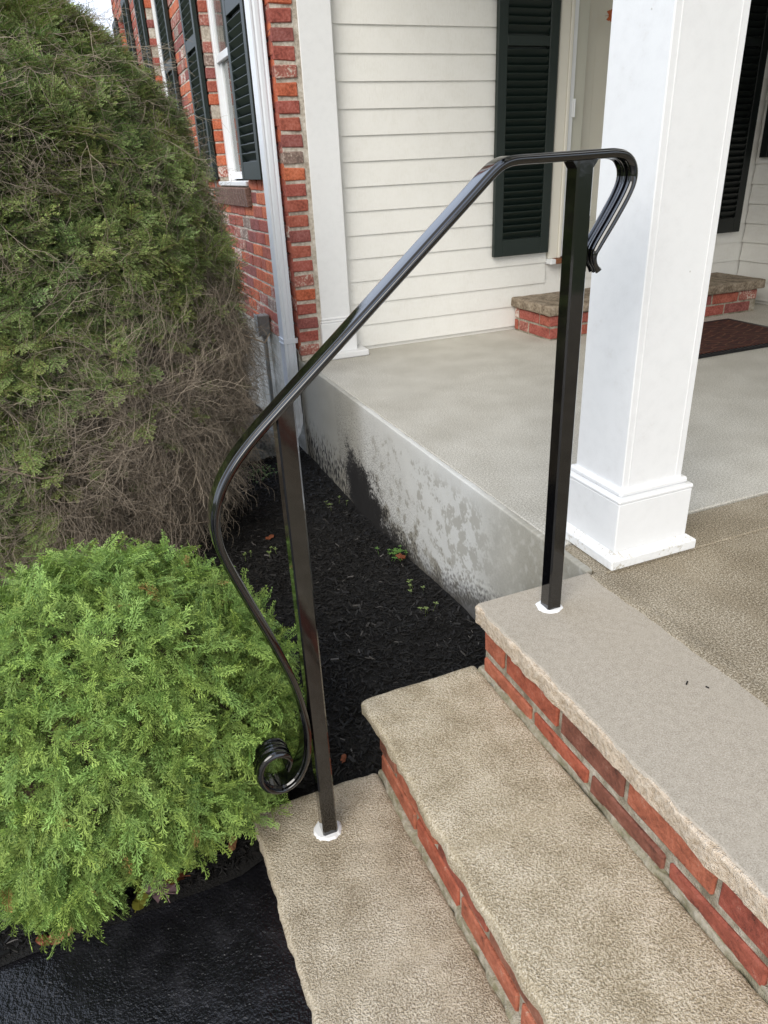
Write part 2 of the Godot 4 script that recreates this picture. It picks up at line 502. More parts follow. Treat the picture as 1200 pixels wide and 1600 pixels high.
func build_ground() -> void:
	var g := Geo.new()
	g.quad(Vector3(-150, -0.70, 150), Vector3(150, -0.70, 150), Vector3(150, -0.70, -150), Vector3(-150, -0.70, -150))
	struct("lawn", g.done(), mats.lawn)
	struct("driveway", sheet(-3.0, 1.0, -0.14, 3.0, 0.02, func(x, z): return YD + 0.003 * nz(Vector3(x, 1, z), 9.0) + 0.01 * smoothstep(-0.02, -0.1, z) * nz(Vector3(x, 2, z), 5.0)), mats.sealed_asphalt)
	g = Geo.new()
	g.quad(Vector3(-9, YD - 0.012, 14), Vector3(3, YD - 0.012, 14), Vector3(3, YD - 0.012, -0.14), Vector3(-9, YD - 0.012, -0.14))
	struct("driveway_apron", g.done(), mats.sealed_asphalt)
	struct("mulch_bed", sheet(-4.0, 0.34, -9.6, -0.02, 0.03, mulch_y), mats.mulch_soil)
	# shredded bark chips
	var chips := [Geo.new(), Geo.new()]
	for k in 2:
		var q: Geo = chips[k]
		if k == 0:
			q.box(Vector3(-0.014, -0.0018, -0.003), Vector3(0.014, 0.0018, 0.003))
		else:
			q.tube([Vector3(-0.016, 0, 0), Vector3(-0.005, 0.002, 0.002), Vector3(0.006, 0.001, -0.002), Vector3(0.017, 0, 0.001)], [0.0012, 0.0024, 0.0022, 0.0008], 4)
	var spots := [[], []]
	var tints := [[], []]
	var put := 0
	while put < 60000:
		var x := rng.randf_range(-1.6, 0.29)
		var z := rng.randf_range(-3.6, -0.04) if put < 46000 else rng.randf_range(-1.4, -0.04)
		if x > -0.54 and z > -0.03: continue
		var b := Basis.from_euler(Vector3(rng.randfn(0, 0.35), rng.randf() * TAU, rng.randfn(0, 0.35)))
		var s := rng.randf_range(0.3, 0.95)
		b = b.scaled_local(Vector3(s, s * rng.randf_range(0.7, 1.3), s * rng.randf_range(0.6, 1.6)))
		var k := put % 2
		spots[k].append(Transform3D(b, Vector3(x, mulch_y(x, z) + rng.randf_range(-0.002, 0.009), z)))
		var v := 0.006 + 0.016 * pow(rng.randf(), 2.0)
		if rng.randf() < 0.015: v = rng.randf_range(0.05, 0.12)
		tints[k].append(Color(v * 1.08, v, v * 0.93))
		put += 1
	var mc := many("mulch_chips", chips[0].done(), mats.mulch_chip, spots[0], tints[0])
	tag(mc, "black shredded bark mulch covering the planting bed beside the steps", "mulch")
	var mf := many("mulch_fibres", chips[1].done(), mats.mulch_chip, spots[1], tints[1])
	tag(mf, "thin black bark fibres strewn through the mulch bed", "mulch")

# ---------------------------------------------------------------- porch slab
func wall_image() -> ImageTexture:
	# stains of the porch wall, laid out in metres along (z) and down (y) the wall: z -2.40..0.04, y 0..-0.70
	var W := 1220
	var H := 350
	var na := FastNoiseLite.new()
	na.seed = 71; na.frequency = 0.02; na.fractal_octaves = 4
	var nb := FastNoiseLite.new()
	nb.seed = 73; nb.frequency = 0.11; nb.fractal_octaves = 3
	var nc := FastNoiseLite.new()
	nc.seed = 75; nc.frequency = 0.006; nc.fractal_octaves = 3
	var nd := FastNoiseLite.new()
	nd.seed = 77; nd.frequency = 0.35; nd.fractal_octaves = 2
	var blot := FastNoiseLite.new()
	blot.seed = 79; blot.frequency = 0.032; blot.noise_type = FastNoiseLite.TYPE_CELLULAR
	blot.cellular_return_type = FastNoiseLite.RETURN_DISTANCE
	var out := PackedByteArray()
	out.resize(W * H * 3)
	for j in H:
		var y := -0.70 * j / H
		for i in W:
			var z := -2.40 + 2.44 * i / W
			var a := na.get_noise_2d(i, j)
			var b := nb.get_noise_2d(i, j)
			var d := nc.get_noise_2d(i, j)
			var e := nd.get_noise_2d(i, j)
			var col := Vector3(164, 160, 148) + Vector3.ONE * (14.0 * d + 8.0 * a + 10.0 * e + 6.0 * b)
			# greenish strip under the top edge near the steps
			# white lime bloom over the middle, upper part
			var lime := smoothstep(-1.75, -1.35, z) * smoothstep(-0.15, -0.75, z + 1.1 * y * 0.0) * smoothstep(-0.50, -0.30, y + 0.22 * a + 0.05 * b + 0.10 * smoothstep(-0.9, -0.5, z))
			lime = clampf(lime * 1.25, 0.0, 1.0)
			col = col.lerp(Vector3(218, 219, 217) + Vector3.ONE * (10.0 * e), lime * 0.92)
			var pale := smoothstep(-1.45, -1.75, z) * smoothstep(-0.5, -0.3, y + 0.15 * a)
			col = col.lerp(Vector3(178, 177, 170) + Vector3.ONE * (10.0 * e), pale * 0.8)
			# drips of bloom lower down
			var drip := smoothstep(0.18, 0.50, nb.get_noise_2d(i * 0.5, j * 0.34 + 300.0) + 0.45 * a) * smoothstep(-0.42, -0.1, y) * smoothstep(-0.95, -0.7, z)
			col = col.lerp(Vector3(205, 204, 198), drip * 0.4)
			# wet blots in the bloom
			var bl := blot.get_noise_2d(i * 1.0 + 9.0 * b, j * 1.0 + 9.0 * a)
			var wet := smoothstep(-0.66, -0.80, bl + 0.20 * b + 0.30 * a - 0.16 * smoothstep(-1.0, -0.5, z)) * smoothstep(-0.02, -0.09, y) * smoothstep(-1.6, -1.3, z) * smoothstep(-0.3, -0.6, z)
			col = col.lerp(Vector3(146, 142, 132), wet * 0.48)
			# splashed black sealer near the corner
			var cz := (z + 1.60 + 0.35 * (y + 0.45)) / 0.30
			var cy := (y + 0.50) / 0.28
			var dd := sqrt(cz * cz * (0.55 if cz > 0 else 3.0) + cy * cy)
			var blk := smoothstep(0.18, -0.02, dd - 0.72 + 0.30 * b + 0.25 * a + 0.3 * e)
			var low := smoothstep(-0.38, -0.50, y + 0.09 * b + 0.06 * e + 0.03 * a) * smoothstep(-1.75, -1.6, z) * smoothstep(-0.7, -1.2, z)
			var specks := smoothstep(0.26, 0.40, e + 0.25 * b) * smoothstep(2.4, 0.5, dd) * (1.0 if z > -1.85 else 0.3)
			var bk := maxf(maxf(blk, low), specks * 0.85)
			# dirt streaks rising from the mulch towards the corner
			var dirt := smoothstep(0.0, 0.25, nb.get_noise_2d(i * 0.8, j * 0.35) + 0.3 * a - 1.3 * (y + 0.42)) * smoothstep(-1.62, -1.8, z) * smoothstep(-0.26, -0.42, y)
			var foot := smoothstep(-0.38, -0.50, y + 0.06 * b + 0.12 * smoothstep(-0.9, -0.3, z) * -1.0) * smoothstep(-1.2, -0.8, z) * 0.6
			bk = maxf(bk, maxf(dirt * 0.75, foot))
			col = col.lerp(Vector3(26, 24, 24), clampf(bk, 0, 1))
			var k := (j * W + i) * 3
			out[k] = clampi(int(col.x), 0, 255); out[k + 1] = clampi(int(col.y), 0, 255); out[k + 2] = clampi(int(col.z), 0, 255)
	return ImageTexture.create_from_image(Image.create_from_data(W, H, false, Image.FORMAT_RGB8, out))

func build_porch() -> void:
	var wm := StandardMaterial3D.new()
	wm.resource_name = "stained_wall"
	wm.albedo_texture = wall_image()
	wm.roughness = 0.85
	wm.texture_repeat = false
	mats["stained_wall"] = wm
	var uvf := func(p: Vector3) -> Vector2: return Vector2((p.z + 2.40) / 2.44, clampf(-p.y / 0.70, 0.0, 1.0))
	var disp := func(p: Vector3, d: Vector3) -> Vector3:
		return d * (0.0022 * nz(p, 9.0) + 0.0012 * nz(p, 45.0)) * (1.0 if p.y > -0.69 else 0.0)
	struct("porch_wall", slab(Vector3(0.304, -0.75, -2.395), Vector3(0.3245, -0.0005, -0.004), 0.005, 0.018, disp, uvf), wm)
	# brushed concrete floor, and the worn pour in front of it, with the joint between
	var g := Geo.new()
	g.box(Vector3(0.325, -0.2, -2.44), Vector3(3.3, 0.0, -0.138), 0.003)
	struct("porch_floor", g.done(), mats.porch_concrete)
	g = Geo.new()
	g.box(Vector3(0.325, -0.2, -0.131), Vector3(3.3, -0.002, 0.02), 0.003)
	g.box(Vector3(0.330, -0.2, 0.0205), Vector3(3.3, -0.004, 3.4), 0.003)
	struct("porch_landing", g.done(), mats.worn_concrete)
	g = Geo.new()
	g.box(Vector3(0.3255, -0.75, -2.40), Vector3(3.3, -0.205, 3.4))
	struct("porch_footing", g.done(), mats.foundation_concrete)

# ---------------------------------------------------------------- steps
func brick_mesh(size: Vector3, wob := 0.0, sd := 0) -> ArrayMesh:
	var g := Geo.new()
	g.box(-size * 0.5, size * 0.5, 0.0035)
	if wob > 0:
		for i in g.v.size():
			var p := g.v[i]
			g.v[i] = p + wob * Vector3(nz(p + Vector3(sd, 0, 0), 31.0), nz(p + Vector3(0, sd + 9, 0), 31.0), nz(p + Vector3(0, 0, sd + 17), 31.0))
	return g.done()

func build_steps() -> void:
	var t := thing("front_steps", "three stone steps with red brick risers leading up to the porch", "steps")
	var bump := func(amp_top: float, amp_side: float, wave: float, chip: float) -> Callable:
		return func(p: Vector3, d: Vector3) -> Vector3:
			var side := 1.0 - absf(d.y)
			var o := d * (amp_top * absf(d.y) * (nz(p, 38.0) + 0.6 * nz(p, 11.0)) + amp_side * side * (nz(p, 26.0) + 0.5 * nz(p, 50.0)))
			var w := wave * (nz(Vector3(p.x * 0.2, 0, p.z), 5.0) + 0.5 * nz(Vector3(p.x * 0.2, 4, p.z), 13.0)) * maxf(0.0, -d.x)
			w += wave * 0.8 * nz(Vector3(p.x, 7, 0), 7.0) * absf(d.z)
			o += Vector3(w if d.x < 0 else 0.0, 0, 0) + Vector3(0, 0, w * signf(d.z) if absf(d.z) > 0.3 else 0.0)
			if d.x < -0.2:   # chipped lower arris
				o += Vector3(maxf(0.0, chip * (0.5 + nz(Vector3(0, p.y * 0.3, p.z), 16.0)) * smoothstep(0.0, -0.045, p.y - (0.0 if p.y > -0.1 else (Y2 if p.y > -0.3 else Y1)))), 0, 0)
			return o
	# stones
	var m1 := slab(Vector3(-0.553, Y1 - 0.058, -0.036), Vector3(-0.2405, Y1, 2.4), 0.016, 0.012, bump.call(0.0022, 0.0035, 0.010, 0.006))
	obj("tread", m1, mats.grey_stone, t).set_meta("label", "lowest tread, grey rough stone with the near post")
	var m2 := slab(Vector3(-0.2715, Y2 - STONE, -0.032), Vector3(0.022, Y2, 2.4), 0.013, 0.012, bump.call(0.0018, 0.003, 0.009, 0.008))
	obj("tread", m2, mats.tan_stone, t).set_meta("label", "middle tread of rough tan stone")
	# top stone: sawn top on a rock-faced body
	var m3 := slab(Vector3(0.0, -STONE - 0.004, 0.0), Vector3(0.304, -0.003, 2.4), 0.006, 0.011, bump.call(0.0, 0.0040, 0.005, 0.006))
	var b3 := obj("tread", m3, mats.rock_face, t)
	b3.set_meta("label", "top tread with a smooth sawn face and a split front edge")
	var edge := PackedVector3Array()
	var n := 150
	for i in n + 1:
		var z := lerpf(0.004, 2.4, float(i) / n)
		edge.append(Vector3(0.0075 + 0.0055 * nz(Vector3(2, 0, z), 9.0) + 0.0035 * nz(Vector3(5, 0, z), 34.0), 0, z))
	var g := Geo.new()
	for i in n:
		var a := edge[i]
		var b := edge[i + 1]
		var back := 0.3035
		var a2 := Vector3(back, 0, a.z)
		var b2 := Vector3(back, 0, b.z)
		if i == 0:
			for k in 24:   # wavy far end
				pass
		g.quad(a, b, b2, a2)
		g.quad(a + Vector3(-0.004, -0.005, 0), b + Vector3(-0.004, -0.005, 0), b, a)
	g.quad(Vector3(edge[0].x, 0, 0.004), Vector3(0.3035, 0, 0.004), Vector3(0.3035, -0.006, 0.001), Vector3(edge[0].x, -0.006, 0.001))
	obj("sawn_face", g.done(), mats.sawn_stone, b3)
	# risers: a mortar core with bricks standing 5 mm proud
	var step_mesh := []
	for k in 4: step_mesh.append(k)
	var lay := func(core_lo: Vector3, core_hi: Vector3, face_x: float, courses: Array) -> void:
		var c := Geo.new()
		c.box(core_lo, core_hi)
		var riser := obj("riser", c.done(), mats.mortar, t)
		for row in courses:
			var joints: Array = row[2]
			for i in joints.size() - 1:
				var z0: float = joints[i] + 0.006
				var z1: float = joints[i + 1] - 0.006
				var size := Vector3(0.06, row[1] - row[0], z1 - z0)
				var id := rng.randi() % 1000
				obj("brick", brick_mesh(size, 0.004, id), mats["step_brick_%d" % (rng.randi() % 6)], riser, Transform3D(Basis.IDENTITY, Vector3(face_x + 0.03, (row[0] + row[1]) * 0.5, (z0 + z1) * 0.5)))
	var run := func(first: Array, unit: float, end: float) -> Array:
		var o: Array = first.duplicate()
		while o[-1] < end: o.append(o[-1] + unit + rng.randf_range(-0.004, 0.004))
		return o
	lay.call(Vector3(0.031, Y2 - 0.2, 0.004), Vector3(0.300, -STONE - 0.002, 2.4), 0.0248, [
		[-0.1290, -0.0545, run.call([0.0, 0.0936, 0.296, 0.4894, 0.694], 0.205, 2.3)],
		[Y2 + 0.004, -0.1510, run.call([0.0, 0.2070, 0.3969, 0.5985], 0.203, 2.3)]])
	lay.call(Vector3(-0.229, Y1 - 0.2, -0.022), Vector3(0.018, Y2 - STONE - 0.002, 2.4), -0.2356, [
		[-0.347, -0.286, run.call([-0.026, 0.075, 0.28], 0.204, 2.3)],
		[Y1 + 0.005, -0.3660, run.call([-0.026, 0.177, 0.374, 0.585], 0.203, 2.3)]])
	lay.call(Vector3(-0.50, YD - 0.1, -0.024), Vector3(-0.26, Y1 - 0.060, 2.4), -0.508, [
		[YD + 0.055, Y1 - 0.064, run.call([-0.022, 0.17], 0.204, 2.3)],
		[YD - 0.02, YD + 0.044, run.call([-0.022, 0.08], 0.204, 2.3)]])
	# uneven mortar fillets along the foot of the risers
	var fil := func(x1: float, y: float, z0: float, wid: float) -> ArrayMesh:
		return slab(Vector3(x1 - wid, y - 0.02, z0), Vector3(x1 + 0.012, y + 0.010, 2.4), 0.008, 0.014, func(p: Vector3, d: Vector3) -> Vector3:
			var k := smoothstep(x1, x1 - wid, p.x)
			return Vector3(k * (0.011 * nz(Vector3(0, y, p.z), 7.0) + 0.008 * nz(Vector3(0, y, p.z), 24.0)) + k * 0.004, d.y * (0.004 * nz(p, 40.0) + 0.004 * nz(p, 12.0)) - k * 0.008, 0))
	obj("mortar_fillet", fil.call(0.0248, Y2, -0.01, 0.011), mats.mortar_green, t)
	obj("mortar_fillet", fil.call(-0.2356, Y1, -0.026, 0.013), mats.mortar_green, t)
	# joint behind the top stone
	obj("back_joint", slab(Vector3(0.298, -0.03, 0.012), Vector3(0.338, 0.0015, 2.4), 0.006, 0.014, func(p: Vector3, d: Vector3) -> Vector3:
		return Vector3(0.007 * nz(Vector3(0, 3, p.z), 12.0), 0.003 * nz(p, 22.0) * d.y, 0)), mats.worn_concrete, t)

# ---------------------------------------------------------------- house
func slatted_shutter(house: Node3D, origin: Transform3D, w: float, h: float, mid: Array, m: Material, slat_pitch: float, label: String, near: bool) -> void:
	# local: x across, y up, z out of the wall
	var th := 0.032
	var st := 0.052
	var g := Geo.new()
	g.box(Vector3(0, 0, 0.006), Vector3(st, h, th), 0.002)
	g.box(Vector3(w - st, 0, 0.006), Vector3(w, h, th), 0.002)
	g.box(Vector3(st + 0.0005, 0, 0.007), Vector3(w - st - 0.0005, 0.085, th - 0.001), 0.002)
	g.box(Vector3(st + 0.0005, h - 0.06, 0.007), Vector3(w - st - 0.0005, h, th - 0.001), 0.002)
	g.box(Vector3(st + 0.0005, mid[0], 0.007), Vector3(w - st - 0.0005, mid[1], th - 0.001), 0.002)
	g.box(Vector3(st + 0.0005, 0.0855, 0.004), Vector3(w - st - 0.0005, h - 0.0605, 0.0065))
	var sh := obj("shutter", g.done(), m, house, origin)
	sh.set_meta("label", label)
	var s := Geo.new()
	var tilt := Transform3D(Basis(Vector3.RIGHT, 0.62), Vector3.ZERO)
	s.box(Vector3(st + 0.001, -0.020, -0.003), Vector3(w - st - 0.001, 0.020, 0.003), 0.0015, tilt)
	var sm := s.done()
	var y := 0.085 + slat_pitch * 0.6
	var bulk := Geo.new()
	while y < h - 0.07:
		if y < mid[0] - 0.012 or y > mid[1] + 0.012:
			if near: obj("slat", sm, m, sh, Transform3D(Basis.IDENTITY, Vector3(0, y, 0.0195)))
			else: bulk.box(Vector3(st + 0.001, -0.020, -0.003), Vector3(w - st - 0.001, 0.020, 0.003), 0.0, Transform3D(tilt.basis, Vector3(0, y, 0.0195)))
		y += slat_pitch
	if not near:
		obj("slats", bulk.done(), m, sh).set_meta("kind", "stuff")

func hidden_by_yew(p: Vector3) -> bool:
	var c := Vector3(-0.85, 0.42, -2.0)
	var r := Vector3(0.70, 1.02, 0.70)
	var a := (CAM_AT - c) / r
	var d := (p - CAM_AT) / r
	var bb := a.dot(d)
	var q := bb * bb - d.dot(d) * (a.dot(a) - 1.0)
	return q > 0.0

func build_house() -> void:
	var h := thing("brick_house", "red brick house with cream siding, dark green shutters and a recessed porch", "house")
	# brick front, plane x = 0.305
	var FX := 0.305
	var course := 0.0677
	var y0 := 0.0456
	var zs := -2.355
	var ze := -9.0
	var rows := 44
	var opens := []          # window openings [near z, far z]
	for k in 3: opens.append([-3.11 - 2.29 * k, -3.90 - 2.29 * k])
	var wy0 := 0.82
	var wy1 := 2.42
	# mortar body cut round the openings
	var g := Geo.new()
	var put_wall := func(z1: float, z0: float, ya: float, yb: float) -> void:
		g.box(Vector3(FX + 0.006, ya, z0), Vector3(FX + 0.1, yb, z1))
	var zc := zs - 0.004
	for o in opens:
		put_wall.call(zc, o[0] + 0.009, y0, y0 + rows * course)
		put_wall.call(o[0] + 0.0085, o[1] - 0.0085, y0, wy0)
		put_wall.call(o[0] + 0.0085, o[1] - 0.0085, wy1, y0 + rows * course)
		zc = o[1] - 0.009
	put_wall.call(zc, ze, y0, y0 + rows * course)
	var front := obj("brick_front", g.done(), mats.wall_mortar, h)
	var bl := 0.2032
	var variants := []
	for k in 3:
		variants.append(brick_mesh(Vector3(0.09, course - 0.010, bl - 0.010), 0.003, k * 13))
	var half_mesh := brick_mesh(Vector3(0.09, course - 0.010, bl * 0.5 - 0.010), 0.003, 77)
	var cand := []
	for r in rows:
		var y := y0 + (r + 0.5) * course
		var header := r % 6 == 5
		var L := bl * 0.5 if header else bl
		var z := zs - (0.0 if r % 2 == 0 else L * 0.5)
		if r % 2 == 1: cand.append([Vector3(FX + 0.045, y, zs - L * 0.25), L * 0.5])
		while z - L > ze:
			var c := Vector3(FX + 0.045, y, z - L * 0.5)
			var cut := false
			for o in opens:
				if y > wy0 - 0.01 and y < wy1 and c.z - L * 0.5 < o[0] - 0.02 and c.z + L * 0.5 > o[1] + 0.02: cut = true
			if cut:
				for o in opens:   # pieces beside an opening
					if y > wy0 - 0.01 and y < wy1:
						var na: float = c.z + L * 0.5
						var fa: float = c.z - L * 0.5
						if na > o[0] and fa < o[0] and na - o[0] > 0.03: cand.append([Vector3(FX + 0.045, y, (na + o[0]) * 0.5), na - o[0] + 0.004])
						if na > o[1] and fa < o[1] and o[1] - fa > 0.03: cand.append([Vector3(FX + 0.045, y, (fa + o[1]) * 0.5), o[1] - fa + 0.004])
			else:
				cand.append([c, L])
			z -= L
	var keyed := []
	for e in cand:
		var d: float = CAM_AT.distance_to(e[0]) + (20.0 if hidden_by_yew(e[0]) else 0.0) + (8.0 if e[0].y > 2.0 and e[0].z > -6.5 else 0.0)
		keyed.append([d, e])
	keyed.sort_custom(func(a, b): return a[0] < b[0])
	var bulk := []
	for k in 8: bulk.append(Geo.new())
	for i in keyed.size():
		var c: Vector3 = keyed[i][1][0]
		var L: float = keyed[i][1][1]
		var pick := rng.randf()
		var col := 0
		for lim in [0.22, 0.42, 0.58, 0.72, 0.80, 0.90, 0.96, 1.01]:
			if pick < lim: break
			col += 1
		c += Vector3(rng.randf_range(-0.002, 0.003), rng.randf_range(-0.002, 0.002), 0)
		if i < 268:
			var ms: Mesh = variants[rng.randi() % 3] if absf(L - bl) < 0.002 else (half_mesh if absf(L - bl * 0.5) < 0.002 else brick_mesh(Vector3(0.09, course - 0.010, L - 0.010), 0.003, i))
			obj("brick", ms, mats["brick_%d" % col], front, Transform3D(Basis.from_euler(Vector3(rng.randf_range(-0.008, 0.008), rng.randf_range(-0.012, 0.012), 0)), c))
		else:
			bulk[col].box(c - Vector3(0.045, course * 0.5 - 0.005, L * 0.5 - 0.005), c + Vector3(0.045, course * 0.5 - 0.005, L * 0.5 - 0.005), 0.003)
	for k in 8:
		if bulk[k].v.size(): obj("far_bricks", bulk[k].done(), mats["brick_%d" % k], front).set_meta("kind", "stuff")
	# corner return facing the porch: one header wide
	g = Geo.new()
	g.box(Vector3(FX + 0.006, y0 - 0.044, zs - 0.10), Vector3(0.432, y0 + rows * course, zs - 0.0035))
	var ret := obj("brick_return", g.done(), mats.wall_mortar, h)
	var ry := 1.443 - 0.0677 * 21.0
	for r in range(0, 40):
		var w := 0.101 if r % 2 == 0 else 0.098
		var cx := FX + 0.0015 + w * 0.5
		var pick = [2, 4, 0, 5, 2, 1, 0, 4, 2, 3, 5, 2, 0, 4, 7, 2, 1, 0][(r * 5 + 3) % 18]
		obj("brick", brick_mesh(Vector3(w, course - 0.016, 0.06), 0.006, r * 3 + 400), mats["brick_%d" % pick], ret, Transform3D(Basis.from_euler(Vector3(0, rng.randf_range(-0.02, 0.02), rng.randf_range(-0.012, 0.012))), Vector3(cx, ry + (r + 0.5) * course, zs - 0.026)))
	# foundation
	g = Geo.new()
	g.box(Vector3(FX - 0.002, -0.95, ze), Vector3(FX + 0.1, y0 - 0.002, -2.398))
	obj("foundation", g.done(), mats.foundation_concrete, h)
	# windows
	for k in 3:
		var o: Array = opens[k]
		var wn := Geo.new()
		var xa := FX + 0.055
		wn.box(Vector3(xa, wy0 + 0.02, o[1] + 0.002), Vector3(xa + 0.045, wy1, o[1] + 0.045), 0.003)
		wn.box(Vector3(xa, wy0 + 0.02, o[0] - 0.045), Vector3(xa + 0.045, wy1, o[0] - 0.002), 0.003)
		wn.box(Vector3(xa + 0.001, wy1 - 0.05, o[1] + 0.0455), Vector3(xa + 0.044, wy1, o[0] - 0.0455), 0.003)
		var win := obj("window", wn.done(), mats.vinyl_white, h)
		win.set_meta("label", ["nearest window of the brick front", "second window along the brick front", "farthest window of the brick front"][k])
		var s := Geo.new()
		var a: float = o[1] + 0.046
		var b: float = o[0] - 0.046
		var mr := 1.50
		for part in [[wy0 + 0.03, mr + 0.02, 0.026], [mr - 0.02, wy1 - 0.051, 0.006]]:
			var xs: float = xa + part[2]
			s.box(Vector3(xs, part[0], a), Vector3(xs + 0.017, part[1], a + 0.035), 0.002)
			s.box(Vector3(xs, part[0], b - 0.035), Vector3(xs + 0.017, part[1], b), 0.002)
			s.box(Vector3(xs + 0.0005, part[0], a + 0.0355), Vector3(xs + 0.0165, part[0] + 0.04, b - 0.0355), 0.002)
			s.box(Vector3(xs + 0.0005, part[1] - 0.035, a + 0.0355), Vector3(xs + 0.0165, part[1], b - 0.0355), 0.002)
			var pn := Geo.new()
			pn.quad(Vector3(xs + 0.010, part[0] + 0.04, a + 0.035), Vector3(xs + 0.010, part[0] + 0.04, b - 0.035), Vector3(xs + 0.010, part[1] - 0.035, b - 0.035), Vector3(xs + 0.010, part[1] - 0.035, a + 0.035))
			obj("pane", pn.done(), mats.pane, win)
		obj("sash", s.done(), mats.vinyl_white, win)
		var si := Geo.new()
		si.box(Vector3(FX - 0.012, wy0 - 0.004, o[1] + 0.003), Vector3(xa + 0.08, wy0 + 0.0195, o[0] - 0.003), 0.003)
		obj("sill", si.done(), mats.vinyl_white, win)
		var rm := Geo.new()
		rm.quad(Vector3(xa + 0.5, wy0, o[0]), Vector3(xa + 0.5, wy1, o[0]), Vector3(xa + 0.5, wy1, o[1]), Vector3(xa + 0.5, wy0, o[1]))
		rm.quad(Vector3(xa + 0.07, wy0, o[1]), Vector3(xa + 0.5, wy0, o[1]), Vector3(xa + 0.5, wy1, o[1]), Vector3(xa + 0.07, wy1, o[1]))
		obj("room_behind", rm.done(), mats.room_dark, win)
		# rowlock brick sill
		var rl := Geo.new()
		rl.box(Vector3(FX + 0.004, wy0 - 0.10, o[1] - 0.04), Vector3(FX + 0.09, wy0 - 0.006, o[0] + 0.03))
		var row := obj("rowlock_sill", rl.done(), mats.mortar, h)
		var z: float = o[0] + 0.035
		var rk := brick_mesh(Vector3(0.12, 0.098, 0.058), 0.003, 900 + k)
		while z > o[1] - 0.04:
			obj("brick", rk, mats.rowlock_brick, row, Transform3D(Basis.from_euler(Vector3(0, 0, 0.10)), Vector3(FX + 0.033, wy0 - 0.056, z - 0.033)))
			z -= 0.066
	# shutters on the brick front (x across runs along -z seen from outside)
	var fb := Basis(Vector3(0, 0, -1), Vector3.UP, Vector3(-1, 0, 0))
	# outward is -x; across is +z so that the basis is right-handed
	fb = Basis(Vector3(0, 0, 1), Vector3.UP, Vector3(-1, 0, 0))
	for k in 3:
		var o: Array = opens[k]
		slatted_shutter(h, Transform3D(fb, Vector3(FX - 0.001, 0.848, o[0] + 0.022)), 0.42, 1.60, [0.735, 0.80], mats.shutter_green, 0.0415, ["dark green shutter nearest the downspout", "shutter on the near side of the second window", "shutter on the near side of the farthest window"][k], k < 2)
		slatted_shutter(h, Transform3D(fb, Vector3(FX - 0.001, 0.848, o[1] - 0.435)), 0.42, 1.60, [0.735, 0.80], mats.shutter_green, 0.0415, ["dark green shutter on the far side of the nearest window", "shutter on the far side of the second window", "farthest shutter of the brick front"][k], k < 2)
	# siding of the porch end wall, plane z = -2.423
	var CZ := -2.423
	g = Geo.new()
	g.box(Vector3(0.433, -0.19, CZ - 0.12), Vector3(1.81, 2.7, CZ - 0.004))
	g.box(Vector3(2.80, -0.19, CZ - 0.12), Vector3(3.40, 2.7, CZ - 0.004))
	g.box(Vector3(1.81, -0.19, CZ - 0.12), Vector3(2.80, 0.34, CZ - 0.004))
	g.box(Vector3(1.81, 2.55, CZ - 0.12), Vector3(2.80, 2.7, CZ - 0.004))
	var sid := obj("siding", g.done(), mats.cream_paint, h)
	var cs := 0.1109
	var y_first := 0.0215
	var board := func(x0: float, x1: float, y: float) -> ArrayMesh:
		var b := Geo.new()
		var zb := CZ + 0.011
		var zt := CZ + 0.002
		var yb := y
		var yt := y + cs + 0.012
		var p := [Vector3(x0, yb, zb), Vector3(x1, yb, zb), Vector3(x1, yt, zt), Vector3(x0, yt, zt)]
		b.quad(p[0], p[1], p[2], p[3])
		b.quad(Vector3(x0, yb, CZ - 0.003), Vector3(x1, yb, CZ - 0.003), p[1], p[0])
		b.quad(Vector3(x0, yb, CZ - 0.003), p[0], p[3], Vector3(x0, yt, CZ - 0.003))
		b.quad(p[1], Vector3(x1, yb, CZ - 0.003), Vector3(x1, yt, CZ - 0.003), p[2])
		return b.done()
	for r in 23:
		var y := y_first + r * cs
		var x1 := 1.795
		if r < 1: x1 = 1.80
		elif r == 2: x1 = 1.795
		obj("clapboard", board.call(0.586, x1, y), mats.cream_paint, sid)
		if r < 3: obj("clapboard", board.call(1.7955 if r != 2 else 1.90, 3.268, y), mats.cream_paint, sid)
		else: obj("clapboard", board.call(2.802, 3.268, y), mats.cream_paint, sid)
	# end wall siding seen past the pillar, facing -x at x = 3.27
	g = Geo.new()
	g.box(Vector3(3.272, 0.0, CZ), Vector3(3.40, 2.7, 3.4))
	var sid2 := obj("siding", g.done(), mats.cream_paint, h)
	for r in 23:
		var y := y_first + r * cs
		var b := Geo.new()
		var xb := 3.253
		var xt := 3.268
		var yt := y + cs + 0.012
		b.quad(Vector3(xb, y, CZ + 0.016), Vector3(xb, y, 3.4), Vector3(xt, yt, 3.4), Vector3(xt, yt, CZ + 0.016))
		b.quad(Vector3(3.272, y, 3.4), Vector3(xb, y, 3.4), Vector3(xb, y, CZ + 0.016), Vector3(3.272, y, CZ + 0.016))
		obj("clapboard", b.done(), mats.cream_paint, sid2)
	# shutters beside the door
	var dm := [0.972, 1.016]
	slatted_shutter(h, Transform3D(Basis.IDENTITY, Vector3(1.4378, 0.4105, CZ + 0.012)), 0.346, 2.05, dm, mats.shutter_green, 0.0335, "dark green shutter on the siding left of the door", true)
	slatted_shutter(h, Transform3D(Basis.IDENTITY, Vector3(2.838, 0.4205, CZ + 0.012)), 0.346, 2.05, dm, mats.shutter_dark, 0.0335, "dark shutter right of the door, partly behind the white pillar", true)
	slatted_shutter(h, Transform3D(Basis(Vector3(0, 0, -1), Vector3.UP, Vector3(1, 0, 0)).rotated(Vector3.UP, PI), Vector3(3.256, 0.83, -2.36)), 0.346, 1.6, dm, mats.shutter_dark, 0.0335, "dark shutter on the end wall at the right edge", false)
	# pilaster at the end of the siding
	var pi := Geo.new()
